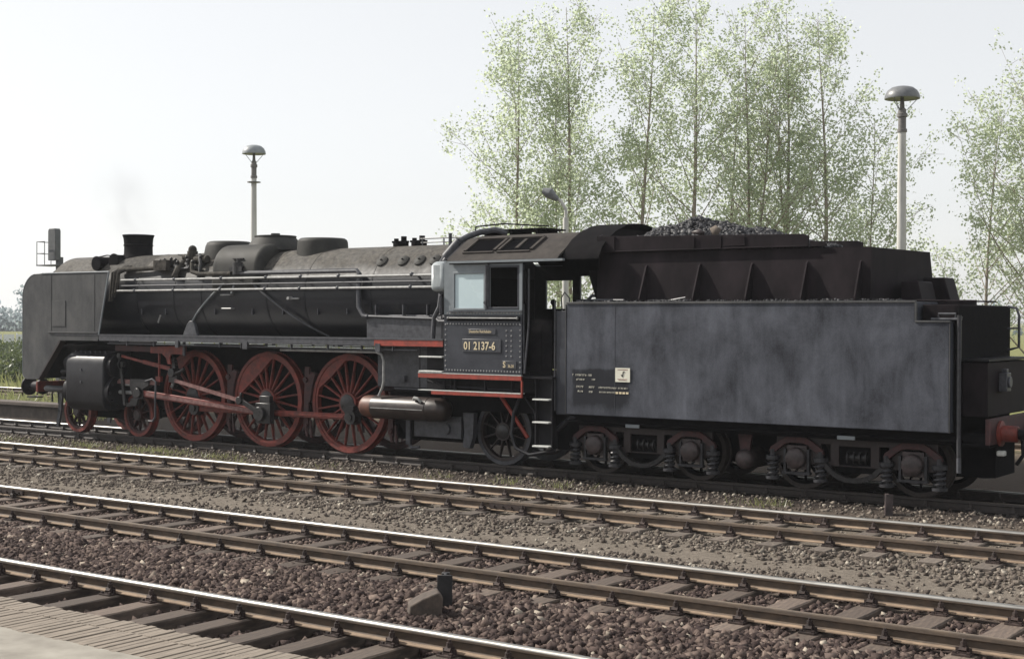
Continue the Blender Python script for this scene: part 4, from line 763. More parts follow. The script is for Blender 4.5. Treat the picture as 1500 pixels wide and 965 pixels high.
ho = MB(); ho.tube([(9.0, -1.0, 1.30), (8.93, -1.1, 1.0), (8.92, -1.15, .62), (9.05, -1.2, .38), (9.35, -1.2, .27), (9.7, -1.15, .34), (9.85, -1.1, .38)], .035, 10); ho.tube([(9.25, -1.2, 1.30), (9.45, -1.2, 1.05), (9.52, -1.2, .75), (9.5, -1.2, .5)], .014, 8); ho.tube([(9.9, -1.2, .45), (9.95, -1.22, .75), (10.25, -1.2, .98), (10.6, -1.1, 1.0)], .05, 10); ho.build('tender_hose', 'black_gloss', LO)
tf = MB(); tf.box(7.9, 9.3, -.62, -.57, .55, .95); tf.box(7.95, 9.6, -1.0, 1.0, 1.0, 1.3); tf.build('trailing_truck', 'soot_and_shade', LO)

# ------------------------------------------------------------------ tender
TE = empty('tender', (13.6, 0, 0), 'weathered grey black coal tender with ribbed coal bunker, coupled behind the locomotive cab', 'tender')
TW = 1.45
tp = [(10.30, 1.06), (17.05, 1.06), (17.05, 2.70), (16.53, 2.70), (16.53, 3.0), (10.33, 3.0), (10.30, 2.97)]
tk = MB(); tk.prism(tp, -TW, TW); to = tk.build('water_tank', 'tank_sheet', TE, smooth=0, bevel=.012)
lp = MB()
for s in (-1, 1):
    lp.box(10.31, 16.55, s*(TW+.018), s*(TW-.03), 2.985, 3.022); lp.box(16.532, 16.565, s*(TW+.018), s*(TW-.03), 2.72, 2.984); lp.box(16.532, 17.07, s*(TW+.018), s*(TW-.03), 2.69, 2.719); lp.box(10.285, 10.30, s*(TW+.008), s*(TW-.02), 1.06, 2.98); lp.box(17.05, 17.065, s*(TW+.01), s*(TW-.02), 1.06, 2.69)
lp.build('tank_edge_strip', 'deflector_sheet', to, bevel=.005)
sm_ = MB()
for x in (11.3,): sm_.box(x-.003, x+.003, -TW-.003, -TW-.001, 1.08, 2.98)
sm_.build('sheet_joint', 'pipe_grey', to)
sg = MB(); sg.box(11.315, 11.605, -TW-.012, -TW-.003, 1.655, 1.895); so_ = sg.build('inspection_panel', 'white_letter', to)
M['panel_white'] = mat('panel_white', (.72, .71, .60), (.64, .62, .52), .6); so_.data.materials[0] = M['panel_white']
mk = MB(); mk.bar((11.435, -TW-.016, 1.78), (11.46, -TW-.016, 1.745), .004, .016); mk.bar((11.46, -TW-.016, 1.745), (11.475, -TW-.016, 1.83), .004, .014); mk.bar((11.475, -TW-.016, 1.83), (11.505, -TW-.016, 1.83), .004, .012); mk.build('panel_mark', 'grease', so_)
mk2 = MB(); mk2.box(11.36, 11.56, -TW-.015, -TW-.013, 1.862, 1.870); mk2.box(11.36, 11.55, -TW-.015, -TW-.013, 1.70, 1.706); mk2.box(11.38, 11.54, -TW-.015, -TW-.013, 1.684, 1.689); mk2.build('panel_lines', 'red', so_)
# worn stencilled lines on the tank, too faint to read
tl_ = MB(); r7 = random.Random(5)
for x0, x1, z, h in ((10.44, 10.82, 1.735, .04), (10.52, 10.68, 1.66, .035), (10.84, 10.94, 1.665, .035), (10.52, 10.66, 1.53, .045), (10.78, 10.90, 1.53, .04), (10.98, 11.56, 1.53, .035), (10.55, 10.66, 1.455, .035), (10.78, 10.83, 1.45, .04), (10.99, 11.30, 1.455, .03)):
    x = x0
    while x < x1:
        w = r7.uniform(.012, .024); k = r7.random(); y = -TW-.004
        if k > .12:
            tl_.box(x, x+.006, y-.002, y, z, z+h*r7.uniform(.7, 1)); tl_.box(x+.006, x+w, y-.002, y, z+h*r7.uniform(.1, .8), z+h*r7.uniform(.82, .95))
        x += w+.010
tl_.build('stencilled_lines', 'white_letter', to)
yl = MB(); x = 11.32
for k in range(4): yl.box(x, x+.05, -TW-.007, -TW-.004, 1.45, 1.485); x += .068
yl.build('yellow_marks', 'gold_letter', to)
# coal bunker
bp_ = [(10.74, 3.03), (15.72, 3.03), (15.72, 3.86), (10.74, 3.90)]
for s in (-1, 1):
    b = MB(); vs = [];
    for x, z in bp_: k = (z-3.03)/.85; vs.append((x, s*(1.16-.06*k), z))
    n = len(vs); vs += [(x, y-s*.03, z) for x, y, z in vs]; fs = [tuple(range(n)), tuple(range(2*n-1, n-1, -1))]+[(i, (i+1) % n, (i+1) % n+n, i+n) for i in range(n)]
    b.add(vs, fs); b.build('bunker_side', 'bunker_black', TE, smooth=0)
    ub = MB(); ub.prism([(10.76, 3.90), (14.70, 3.88), (14.70, 4.06), (14.60, 4.09), (10.76, 4.17)], s*1.16, s*1.12); ub.prism([(10.76, 3.905), (11.12, 3.905), (11.12, 4.165), (10.76, 4.172)], s*1.185, s*1.163); ub.box(10.76, 14.68, s*1.18, s*1.163, 3.885, 3.91); ub.prism([(14.72, 3.885), (15.0, 3.885), (15.0, 3.93), (14.9, 3.96), (14.72, 3.98)], s*1.15, s*1.12)
    for x in (12.66, 13.16): ub.box(x-.02, x+.02, s*1.19, s*1.163, 3.91, 4.10)
    ub.box(13.2, 13.6, s*1.18, s*1.163, 3.93, 4.09); ub.build('coal_board', 'bunker_black', TE, smooth=0, bevel=.006)
    for x in (11.735, 12.755, 13.71, 14.67, 15.56):
        g = MB(); top = 3.655; g.prism_x([(s*1.145, 3.025), (s*1.40, 3.025), (s*1.40, 3.08), (s*1.17, 3.62), (s*1.12, top)], x-.014, x+.014); g.build('bunker_rib', 'bunker_black', TE, smooth=0)
MB().prism_x([(-1.15, 3.03), (1.15, 3.03), (1.10, 4.17), (.6, 4.35), (-.6, 4.35), (-1.10, 4.17)], 10.74, 10.77).build('bunker_front', 'bunker_black', TE, smooth=0)
br_ = MB(); br_.add([(15.70, -1.15, 3.03), (15.95, 1.15, 3.03), (15.88, 1.10, 3.86), (15.69, -1.10, 3.86), (15.67, -1.15, 3.03), (15.92, 1.15, 3.03), (15.85, 1.10, 3.86), (15.66, -1.10, 3.86)], [(0, 1, 2, 3), (7, 6, 5, 4), (0, 3, 7, 4), (1, 5, 6, 2), (0, 4, 5, 1), (3, 2, 6, 7)])
br_.build('bunker_end', 'bunker_black', TE, smooth=0); MB().box(14.75, 15.66, -1.09, 1.09, 3.80, 3.84).build('bunker_deck', 'bunker_black', TE)
bq = MB(); bq.prism([(15.95, 3.0), (16.42, 3.0), (16.30, 3.42), (15.95, 3.42)], .55, 1.05); bq.prism([(15.93, 3.0), (16.28, 3.0), (16.20, 3.34), (15.93, 3.34)], -.4, .3); bq.build('filler_hatch', 'bunker_black', TE, bevel=.02)
bf_ = MB(); bf_.prism_x([(-1.06, 3.05), (1.06, 3.05), (1.06, 3.78), (-1.06, 3.78)], 10.78, 14.6); bf_.build('bunker_floor', 'soot_and_shade', TE)
# rounded weather hood between cab roof and bunker
hp = [(1.42, 3.60), (1.42, 3.80), (1.32, 3.98), (1.12, 4.14), (.85, 4.28), (.5, 4.40), (.2, 4.445), (0, 4.45)]
hd = MB(); hd.prism_x(roof_prof(hp, .03), 10.20, 10.95); hd.build('cab_hood', 'soot_and_shade', TE, smooth=40)
hw = MB(); hw.prism_x([(-1.05, 3.02), (1.05, 3.02), (1.38, 3.62), (1.38, 3.8), (1.1, 4.12), (.5, 4.38), (0, 4.43), (-.5, 4.38), (-1.1, 4.12), (-1.38, 3.8), (-1.38, 3.62)], 10.68, 10.71); hw.build('bunker_bulkhead', 'soot_and_shade', TE)
fp_ = MB(); fp_.box(10.0, 10.28, -1.32, 1.32, 1.04, 2.87); fp_.build('tank_front', 'cab_blue_black', TE, smooth=0, bevel=.01); ft = MB(); ft.tube([(9.985, -1.33, 1.1), (9.985, -1.33, 3.05)], .016, 8); ft.tube([(10.05, -1.2, 2.87), (10.03, -1.2, 3.1), (10.1, -1.2, 3.2), (10.2, -1.2, 3.1), (10.22, -1.2, 2.87)], .012, 6); ft.build('tank_front_rail', 'pipe_grey', TE)
# tools on the tank ledge
tg = MB(); tg.tube([(10.7, -1.28, 3.06), (11.4, -1.33, 3.05)], .02, 6); tg.tube([(12.25, -1.3, 3.04), (12.6, -1.34, 3.09)], .014, 6); tg.tube([(10.42, -1.0, 3.03), (10.55, -1.0, 3.14), (10.75, -1.05, 3.13), (10.9, -1.1, 3.05)], .03, 8); tg.box(10.4, 10.62, -1.28, -1.0, 3.004, 3.06)
fire = tag(tg.build('fire_irons', 'pipe_grey', None), 'fire irons and rakes lying on the tender tank ledge behind the cab', 'fire irons')
# rear of the tender, its shade painted in as blackened wall and handrail
re = MB(); re.box(17.07, 17.14, -1.28, 1.30, 1.06, 2.94); re.build('tank_rear', 'soot_and_shade', TE); rt_ = MB(); rt_.box(16.57, 17.12, -1.22, 1.25, 2.72, 2.96); rt_.cyl((16.75, -.2, 2.96), (16.75, -.2, 3.04), .3, 20); rt_.tube([(16.4, -1.0, 3.03), (17.6, -1.0, 3.00)], .014, 6); rt_.build('filler_box', 'bunker_black', TE, bevel=.01)
fh2 = MB(); fh2.tube([(16.85, -1.33, 2.72), (16.85, -1.33, 2.82), (17.1, -1.33, 2.82), (17.1, -1.33, 2.72)], .018, 8); fh2.tube([(16.75, -1.36, 2.74), (17.2, -1.36, 2.74), (17.2, -1.36, 2.78)], .022, 8); fh2.build('filler_handle', 'pipe_grey', TE)
rp_ = MB(); rp_.tube([(17.18, -1.40, 2.80), (17.18, -1.40, .98), (17.19, -1.42, .70)], .032, 10); rp_.build('rear_handrail', 'spring', TE); rq = MB(); rq.tube([(17.19, -1.42, .70), (17.19, -1.42, .48)], .034, 10); rq.build('rear_handrail_end', 'pipe_grey', TE)
rx_ = MB(); rx_.box(17.15, 17.53, -1.18, 1.05, 1.30, 2.10); rxo = rx_.build('rear_tool_box', 'bunker_black', TE, smooth=0, bevel=.01); ry = MB(); ry.prism_x([(-1.22, 2.12), (1.08, 2.12), (1.08, 2.15), (-1.22, 2.15)], 17.12, 17.56); ry.build('box_lid', 'black', rxo)
ln = MB(); ln.box(17.535, 17.66, -.66, -.44, 1.66, 1.94); ln.cyl((17.66, -.55, 1.80), (17.69, -.55, 1.80), .085, 18); ln.box(17.56, 17.64, -.60, -.50, 1.94, 2.0); lo_ = ln.build('tail_lamp', 'pipe_grey', TE, bevel=.01)
rl2 = MB(); rl2.tube([(17.2, .95, 2.95), (17.34, .95, 2.92), (17.38, .95, 2.8), (17.38, .95, 2.3), (17.2, .95, 2.25)], .022, 8); rl2.tube([(17.2, .95, 2.6), (17.38, .95, 2.6)], .016, 6); rl2.build('rear_ladder', 'pipe_grey', TE)
MB().box(17.54, 17.62, -1.32, 1.32, .90, 1.28).build('rear_buffer_beam', 'red_dark', TE, bevel=.008)
for s in (-1, 1):
    b = MB(); b.lathe([(.19, 17.625), (.19, 17.66), (.125, 17.67), (.12, 17.88), (.105, 17.90)], (0, s*.875, 1.05), 'x', 24); bo_ = b.build('rear_buffer', 'red', TE)
    c = MB(); c.lathe([(.075, 17.86), (.08, 18.02), (.228, 18.04), (.228, 18.07), (.13, 18.10), (.02, 18.105)], (0, s*.875, 1.05), 'x', 28); c.build('buffer_head', 'black', bo_)
hz_ = MB(); hz_.tube([(17.63, -.35, 1.0), (17.8, -.35, .95), (17.82, -.36, .7), (17.72, -.36, .55)], .03, 8); hz_.build('brake_hose', 'black', TE); hz2 = MB(); hz2.box(17.60, 17.72, -.98, -.86, .72, .80); hz2.build('hose_cock', 'step_light', TE, bevel=.02)
rfr = MB(); rfr.box(10.1, 17.54, -1.22, -1.16, .86, 1.04); rfr.box(10.1, 17.54, 1.16, 1.22, .86, 1.04); rfr.box(10.1, 17.5, -1.1, 1.1, .94, 1.05); rfr.tube([(10.2, -1.3, .93), (17.2, -1.3, .94)], .022, 8); rfr.box(17.15, 17.6, -1.3, 1.3, .86, .92); rfr.build('tender_frame', 'soot_and_shade', TE)
for x0, x1, z in ((11.45, 11.72, .90), (15.27, 15.56, .90)): MB().box(x0, x1, -1.345, -1.325, z-.028, z+.03).build('frame_bracket_plate', 'cab_band', TE, bevel=.004)
# tender bogies
ug = MB(); ug.box(10.2, 17.45, -.5, .5, .34, .93)  # solid dark block in place of rigging, added to black out the gap
for c in (11.64, 15.44): ug.box(c-.35, c+.35, -.95, .95, .32, .95); ug.box(c-1.3, c+1.3, .62, .66, .2, .9)
ug.build('rigging_dark_filler', 'soot_and_shade', TE)
AXT = [10.69, 12.59, 14.49, 16.39]
for x in AXT: wheelset(TE, 'tender_wheel', x, .5, 10, .13, None, None, 'soot_and_shade', 'rail_dark', 'grease')
ta = MB()
for x in AXT: ta.cyl((x, -1.0, .5), (x, 1.0, .5), .08, 14)
ta.build('tender_axle', 'grease', TE)
for c in (11.64, 15.44):
    for s in (-1, 1):
        y0, y1 = s*1.0, s*1.05
        f = MB(); f.panel(c-1.32, c+1.32, .42, .86, [(c-1.12, c-.78, .30, .74), (c+.78, c+1.12, .30, .74), (c-.56, c-.40, .50, .76), (c-.26, c+.26, .44, .74), (c+.40, c+.56, .50, .76)], y0, y1); fo = f.build('bogie_frame', 'plate_red', TE, smooth=0, bevel=.008)
        lb = MB(); P = [(c-.60, .58), (c-.48, .46), (c-.34, .32), (c-.16, .235), (c, .215), (c+.16, .235), (c+.34, .32), (c+.48, .46), (c+.60, .58)]
        for a, b in zip(P[:-1], P[1:]): lb.bar((a[0], s*1.10, a[1]), (b[0], s*1.10, b[1]), .09, .075)
        lb.build('equalising_bar', 'grease', fo)
        wn = MB(); wn.cyl((c-.18, s*.9, .56), (c+.18, s*.9, .56), .07, 12)
        for k in (-.15, -.05, .05, .15): wn.cyl((c+k-.015, s*.9, .56), (c+k+.015, s*.9, .56), .11, 14)
        wn.build('brake_adjuster', 'grease', fo)
        for ax_ in (c-.95, c+.95):
            bx = MB(); bx.box(ax_-.17, ax_+.17, s*1.0, s*1.10, .34, .72); bx.lathe([(.165, 0), (.17, .02), (.165, .10), (.13, .13), (.06, .15), (.01, .152)] if s > 0 else [(.165, 0), (.17, -.02), (.165, -.10), (.13, -.13), (.06, -.15), (.01, -.152)], (ax_, s*1.08, .52), 'y', 20)
            for k in range(8): a = k*math.pi/4; bx.sphere((ax_+.14*math.cos(a), s*1.19, .52+.14*math.sin(a)), .018, 6, 4)
            bx.build('axle_box', 'axlebox', fo, bevel=.01)
            hb = MB(); hb.prism([(ax_-.47, .60), (ax_-.44, .68), (ax_-.26, .80), (ax_-.16, .86), (ax_+.16, .86), (ax_+.26, .80), (ax_+.44, .68), (ax_+.47, .60), (ax_+.36, .60), (ax_+.20, .73), (ax_+.1, .76), (ax_-.1, .76), (ax_-.20, .73), (ax_-.36, .60)], s*1.13, s*1.06); hb.build('axle_yoke', 'red_dark', fo, bevel=.008)
            kp = MB(); kp.box(ax_-.24, ax_+.24, s*1.05, s*1.14, .255, .295); kp.box(ax_-.22, ax_-.18, s*1.05, s*1.12, .29, .66); kp.box(ax_+.18, ax_+.22, s*1.05, s*1.12, .29, .66); kp.build('keep_plate', 'spring', fo)
            for q in (-1, 1):
                sp2 = MB(); sx = ax_+q*.41
                P = [(sx+.075*math.cos(i*.7), s*1.10+.075*math.sin(i*.7), .20+.30*i/36) for i in range(37)]
                sp2.tube(P, .026, 6); sp2.cyl((sx, s*1.10, .48), (sx, s*1.10, .54), .115, 16); sp2.cyl((sx, s*1.10, .53), (sx, s*1.10, .64), .05, 10); sp2.cyl((sx, s*1.10, .16), (sx, s*1.10, .205), .115, 16); sp2.cyl((sx, s*1.10, .2), (sx, s*1.10, .5), .05, 10)
                sp2.build('coil_spring', 'spring', fo)
rv_ = MB(); rv_.lathe([(.02, -1.08), (.12, -1.06), (.165, -1.0), (.17, -.95), (.17, .9)], (13.52, 0, .43), 'y', 28); rv_.build('brake_cylinder', 'axlebox', TE, smooth=50); rvs = MB(); rvs.prism([(13.38, .94), (13.66, .94), (13.60, .56), (13.44, .56)], -.98, -.92); rvs.build('cylinder_hanger', 'red_dark', TE)

# coal heap on the bunker
def heap(x, y): 
    a = np.exp(-np.abs((x-12.15)/.85)**1.6-(y/.75)**2)*.54+np.exp(-((x-13.4)/.8)**2-(y/.9)**2)*.24+np.exp(-((x-11.2)/.6)**2-(y/.8)**2)*.18
    return 3.96+a+.02*np.sin(x*9+y*7)
n = 5200; hx = NR.uniform(10.85, 14.55, n); hy = NR.uniform(-1.04, 1.04, n); hz = heap(hx, hy)-.05; hs = NR.uniform(.02, .06, n)
v_, f_ = stones(np.stack([hx, hy, hz], 1), hs, .85)
xs2 = np.linspace(10.8, 14.6, 50); ys2 = np.linspace(-1.08, 1.08, 30); gx2, gy2 = np.meshgrid(xs2, ys2, indexing='ij')
big_mesh('coal_heap', v_, f_, 'coal_lump', 'stuff', 'heap of loose black coal lumps rising above the tender bunker', 'coal')
n = 900; hx = np.concatenate([NR.uniform(11.9, 12.7, 200), NR.uniform(10.5, 16.3, 300)]); hy = NR.uniform(-1.40, -1.22, 500); v_, f_ = stones(np.stack([hx, hy, np.full(500, 3.03)], 1), NR.uniform(.01, .03, 500), .8)
big_mesh('coal_crumbs', v_, f_, 'coal_lump', 'stuff', 'small coal crumbs spilled on the tank ledge below the bunker ribs', 'coal')
for i, (x, y, sz, mm, lb) in enumerate(((12.95, -.95, .11, 'stone_grey', 'pale grey coal block on the bunker edge, larger pale one'), (12.66, -.98, .10, 'axlebox', 'brownish grey coal block on the bunker edge beside the pale one'))):
    v_, f_ = stones(np.array([[x, y, 4.19]]), np.array([sz]), .9); big_mesh('coal_block', v_, f_, mm, None, lb, 'coal block')

# ------------------------------------------------------------------ things along the tracks and behind
def rail_stub(x, y, z0, z1, rot, label, m_='stub_black', sc=1.):
    m_b = MB(); h = [(-.062, -.075), (.062, -.075), (.062, -.063), (.010, -.045), (.010, .03), (.033, .042), (.033, .075), (-.033, .075), (-.033, .042), (-.010, .03), (-.010, -.045), (-.062, -.063)]
    ca, sa = math.cos(rot), math.sin(rot); h = [((a*ca-b*sa)*sc, (a*sa+b*ca)*sc) for a, b in h]; n = len(h)
    m_b.add([(a, b, z0) for a, b in h]+[(a+.006, b, z1) for a, b in h], [tuple(range(n-1, -1, -1)), tuple(range(n, 2*n))]+[(i, (i+1) % n, (i+1) % n+n, i+n) for i in range(n)])
    return tag(m_b.build('marker_post', m_, None, (x, y, 0), bevel=.003), label, 'marker post')
rail_stub(15.18, -11.05, -.45, .19, R(35), 'short black upright piece of rail standing in the ballast beside the nearest track', sc=1.22)
rail_stub(16.19, -1.62, -.45, .12, R(40), 'short dark upright rail stub standing in front of the rear bogie of the tender', 'axlebox', .9)
bk_ = MB(); bk_.prism([(-.17, -.2), (.15, -.2), (.17, .10), (.13, .155), (-.02, .10), (-.15, .03)], -.13, .15); o = bk_.build('stone_block', 'stone_block', None, (15.22, -11.42, -.07), bevel=.015); o.rotation_euler.z = R(44); tag(o, 'square brown stone block lying in the ballast left of the black rail stub', 'stone block')

def yard_lamp(x, y, top, scale, label, head, flange):
    t = empty('yard_lamp', (x, y, -.2), label, 'lamp post', 'mushroom lamps on white posts behind the locomotive')
    p = MB(); p.lathe([(.16*scale, -.4), (.135*scale, 2.0), (.10*scale, top-1.15)], (x, y, 0), 'z', 20); p.build('post', 'concrete_post', t, smooth=50)
    n_ = MB(); n_.lathe([(.125*scale, top-1.18), (.125*scale, top-1.10), (.10*scale, top-1.09), (.10*scale, top-.80), (.13*scale, top-.79), (.13*scale, top-.70), (.10*scale, top-.68), (.10*scale, top-.60), (.06*scale, top-.55), (.045*scale, top-.30)], (x, y, 0), 'z', 18)
    if flange: n_.lathe([(.05, top-1.35), (.24, top-1.34), (.24, top-1.31), (.05, top-1.30)], (x, y, 0), 'z', 16)
    n_.build('neck', 'lamp_neck', t)
    d = MB(); r_ = .445*scale; d.lathe([(r_*.2, top-.30), (r_*.93, top-.315), (r_*1.0, top-.325), (r_*1.005, top-.30), (r_*.97, top-.22), (r_*.85, top-.12), (r_*.62, top-.04), (r_*.35, top-.008), (.02, top)], (x, y, 0), 'z', 36); d.build('lamp_shade', head, t, smooth=60)
    s_ = MB()
    for a in (20, 140, 260): s_.tube([(x+.11*scale*math.cos(R(a)), y+.11*scale*math.sin(R(a)), top-.62), (x+.3*math.cos(R(a)), y+.3*math.sin(R(a)), top-.42), (x+r_*.9*math.cos(R(a)), y+r_*.9*math.sin(R(a)), top-.31)], .010, 6)
    s_.build('stay', 'lamp_pale', t); return t
yard_lamp(11.0, 13.15, 8.73, 1.0, 'tall white lamp post with dark grey mushroom shade behind the tender', 'lamp_grey', False)
yard_lamp(-12.79, 13.37, 8.90, .94, 'white lamp post with pale grey mushroom shade rising behind the boiler domes', 'lamp_pale', True)
t = empty('street_lamp', (1.20, 12.35, -.2), 'small lamp with tilted head on a thin grey post, behind the cab roof', 'street lamp')
p = MB(); p.lathe([(.11, -.4), (.10, 3.0), (.085, 5.7)], (1.20, 12.35, 0), 'z', 14); p.tube([(1.20, 12.35, 5.65), (1.20, 12.35, 5.95), (1.08, 12.27, 6.18), (.85, 12.13, 6.38)], .05, 8); p.build('post', 'concrete_post', t)
h = MB(); h.tube([(1.0, 12.22, 6.22), (.78, 12.09, 6.42), (.62, 11.99, 6.50)], .1, 12, rs=[.07, .17, .08]); h.build('lamp_head', 'lamp_grey', t)

t = empty('signal', (-26.6, 15.4, -.2), 'dark grey light signal with a service basket, seen behind the smoke deflector', 'railway signal')
sx, sy = -26.6, 15.4
p = MB(); p.box(sx-.11, sx+.11, sy-.11, sy+.11, -.4, 5.3); p.build('mast', 'signal_grey', t)
h = MB(); h.prism([(sx-.25, 5.15), (sx+.25, 5.15), (sx+.25, 6.4), (sx+.19, 6.5), (sx-.19, 6.5), (sx-.25, 6.4)], sy-.40, sy-.12); ho_ = h.build('signal_head', 'signal_grey', t, bevel=.02)
b = MB(); b.box(sx-.85, sx+.4, sy-.55, sy+.2, 4.92, 4.97)
for x, y in ((sx-.83, sy-.53), (sx-.83, sy+.18), (sx-.3, sy-.53), (sx-.3, sy+.18)): b.cyl((x, y, 4.95), (x, y, 5.95), .018, 6)
for z in (5.45, 5.95): b.tube([(sx-.3, sy-.53, z), (sx-.83, sy-.53, z), (sx-.83, sy+.18, z), (sx-.3, sy+.18, z)], .018, 6)
b.build('service_basket', 'signal_grey', t)

t = empty('loading_ramp', (-15, 4, -.3), 'low brown concrete ramp wall beyond the track in front of the locomotive', 'loading ramp')
b = MB(); b.box(-60, -9.25, 2.62, 2.95, -.5, .19); b.build('wall', 'ramp_concrete', t); b = MB(); b.box(-60, -9.15, 2.5, 3.05, .192, .30); b.build('coping', 'ramp_concrete', t, bevel=.02)

# ---- trees
def tree(x, y, h, rw, seed, label, nleaf=6500, fork=0, base=.16):
    nleaf = int(nleaf*1.6); base *= .8
    r = random.Random(seed); nr = np.random.RandomState(seed)
    t = empty('poplar_tree', (x, y, -.35), label, 'tree', 'row of thin young poplars behind the tender')
    tk = MB(); tips = []
    def stem(p0, top, r0, wob):
        P = [Vector(p0)]; n = 14; p0 = Vector(p0); d = (Vector(top)-p0)
        ph = [r.uniform(0, 6.3) for _ in range(4)]
        for i in range(1, n+1):
            f = i/n; P.append(p0+d*f+Vector((math.sin(f*5+ph[0])*wob, math.sin(f*4+ph[1])*wob, 0)))
        tk.tube(P, 0, 7, rs=[max(.012, r0*(1-i/n)**.85) for i in range(n+1)]); return P
    stems = [stem((x, y, -.4), (x+r.uniform(-.5, .5), y, h-.35), base, .12)]
    if fork:
        f0 = stems[0][3]; stems.append(stem(f0, (f0.x+fork, f0.y+.4, h*.86), base*.6, .15))
    for P in stems:
        nb = 34
        for k in range(nb):
            f = .10+.86*(k+r.random())/nb; i = min(13, int(f*14)); p = P[i].lerp(P[i+1], f*14-i)
            a = r.uniform(0, 6.283); ln = rw*(2.0*(1-f)**.42+.30)*r.uniform(.6, 1.2); el = R(r.uniform(28, 58)+10*f)
            d = Vector((math.cos(a)*math.cos(el), math.sin(a)*math.cos(el), math.sin(el)))*ln*1.35
            q1 = p+d*.5+Vector((0, 0, -.02)); q2 = p+d+Vector((0, 0, .12*ln))
            rr = max(.012, base*.28*(1-f)+.008); tk.tube([p, q1, q2], 0, 5, rs=[rr, rr*.6, .006], cap=False)
            tips.append((p, q1, q2, ln))
            for m_ in range(3):
                g = r.uniform(.35, .9); b0 = p.lerp(q2, g); dd = Vector((r.gauss(0, 1), r.gauss(0, 1), r.uniform(-.1, 1))).normalized()*ln*r.uniform(.2, .4)
                tk.tube([b0, b0+dd], 0, 4, rs=[.010, .004], cap=False); tips.append((b0, b0+dd*.5, b0+dd, ln*.45))
    tk.build('trunk', 'bark', t, smooth=60)
    A = np.array([[*p, *q, *s] for p, q, s, l_ in tips]); wgt = np.array([l_ for *_, l_ in tips]); wgt = wgt/wgt.sum()
    ncl = nleaf//11; ci = nr.choice(len(A), ncl, p=wgt); cf = nr.uniform(.12, 1.08, ncl); k_ = nr.randint(0, ncl, nleaf); ix = ci[k_]; f = cf[k_][:, None]; B = A[ix]
    C = np.where(f < .5, B[:, 0:3]+(B[:, 3:6]-B[:, 0:3])*f*2, B[:, 3:6]+(B[:, 6:9]-B[:, 3:6])*(f*2-1))+nr.normal(0, .28, (ncl, 3))[k_]+nr.normal(0, .16, (nleaf, 3))
    s = nr.uniform(.034, .074, (nleaf, 1)); u = nr.normal(0, 1, (nleaf, 3)); u /= np.linalg.norm(u, axis=1, keepdims=True); v = np.cross(u, nr.normal(0, 1, (nleaf, 3))); v /= np.linalg.norm(v, axis=1, keepdims=True)
    V = np.stack([C-u*s, C+v*s*.8, C+u*s*1.2, C-v*s*.8], 1).reshape(-1, 3); V -= np.array([x, y, -.35])
    o = big_mesh('crown', V, np.arange(nleaf*4).reshape(-1, 4), 'leaf', None, None, None); o.parent = t; return t
TREES = [(-10.8, 27.1, 15.3, 1.5, 'leftmost poplar with a full pale green crown, above the cab roof', 0, 8200, .15),
         (-9.75, 28.2, 13.6, 1.3, 'slim poplar standing directly behind the small street lamp', 0, 5200, .11),
         (-8.95, 28.3, 16.4, 1.6, 'tall poplar rising to the top of the picture, just right of the small street lamp', 0, 7600, .17),
         (-6.5, 29.8, 16.3, 1.55, 'tall poplar whose straight trunk shows above the dark rounded cab hood', 0, 7000, .16),
         (-4.9, 31.0, 16.5, 1.6, 'tall poplar whose dark trunk shows just left of the coal heap', 0, 7200, .18),
         (-3.55, 32.2, 13.8, 1.3, 'thin poplar with spreading lower limbs behind the top of the coal heap', 0, 4600, .11),
         (-2.85, 32.2, 15.9, 1.5, 'forked poplar rising behind the right slope of the coal heap', 1.3, 6200, .14),
         (-1.35, 33.6, 16.2, 1.45, 'poplar with a forked base behind the pale coal block', -.5, 6200, .17),
         (.15, 34.0, 15.7, 1.5, 'poplar with a reddish straight trunk above the right end of the coal board', 0, 6600, .17),
         (1.95, 34.9, 11.6, 1.35, 'short thin poplar just left of the tall white lamp post', 0, 4400, .10),
         (5.7, 37.6, 11.9, 1.6, 'young poplar with dense low leaves just right of the tall white lamp post', 0, 5600, .11),
         (7.3, 38.3, 13.3, 1.8, 'poplar at the right edge with two bare crooked limbs showing', 1.6, 5600, .16),
         (8.6, 39.2, 12.7, 1.7, 'rightmost poplar, cut by the edge of the picture', 0, 5200, .14)]
for i, (x, y, h, rw, lb, fk, nl, bs) in enumerate(TREES): tree(x, y, h, rw, 100+i, lb, nl, fk, bs)

# ---- weeds, meadow, bushes, far wood, fence
def blades(P, h, w, lean, m_, name, label, cat, nb=1):
    n = len(P); a = NR.uniform(0, 6.283, n); hh = h*NR.uniform(.5, 1.2, n); d = np.stack([np.cos(a), np.sin(a), np.zeros(n)], 1)
    l_ = NR.normal(0, lean, (n, 3))*hh[:, None]; l_[:, 2] = 0; up_ = np.stack([np.zeros(n), np.zeros(n), hh], 1)
    V = np.stack([P-d*w, P+d*w, P+up_+l_+d*w*.25, P+up_+l_-d*w*.25], 1).reshape(-1, 3)
    return big_mesh(name, V, np.arange(4*n).reshape(-1, 4), m_, 'stuff', label, cat)
pts = []
for k in range(110):
    cx, cy, q = NR.uniform(-9, 16), NR.choice([-2.45, -1.75, -2.9, -3.1]), NR.randint(15, 60)
    if cx > 3 and NR.rand() < .7: continue
    pts.append(np.stack([cx+NR.normal(0, .22, q), cy+NR.normal(0, .12, q), np.full(q, -.2)], 1))
P = np.concatenate(pts); P[:, 2] = gz(P[:, 0], P[:, 1])-.005; blades(P, .11, .007, .5, 'grass', 'weeds', 'small green weeds sprouting along the locomotive track', 'weeds')
n = 56000; X = NR.uniform(-150, -8, n); Y = NR.uniform(12.6, 90, n); X[:14000] = NR.uniform(-60, -9, 14000); Y[:14000] = NR.uniform(3.2, 9.0, 14000)
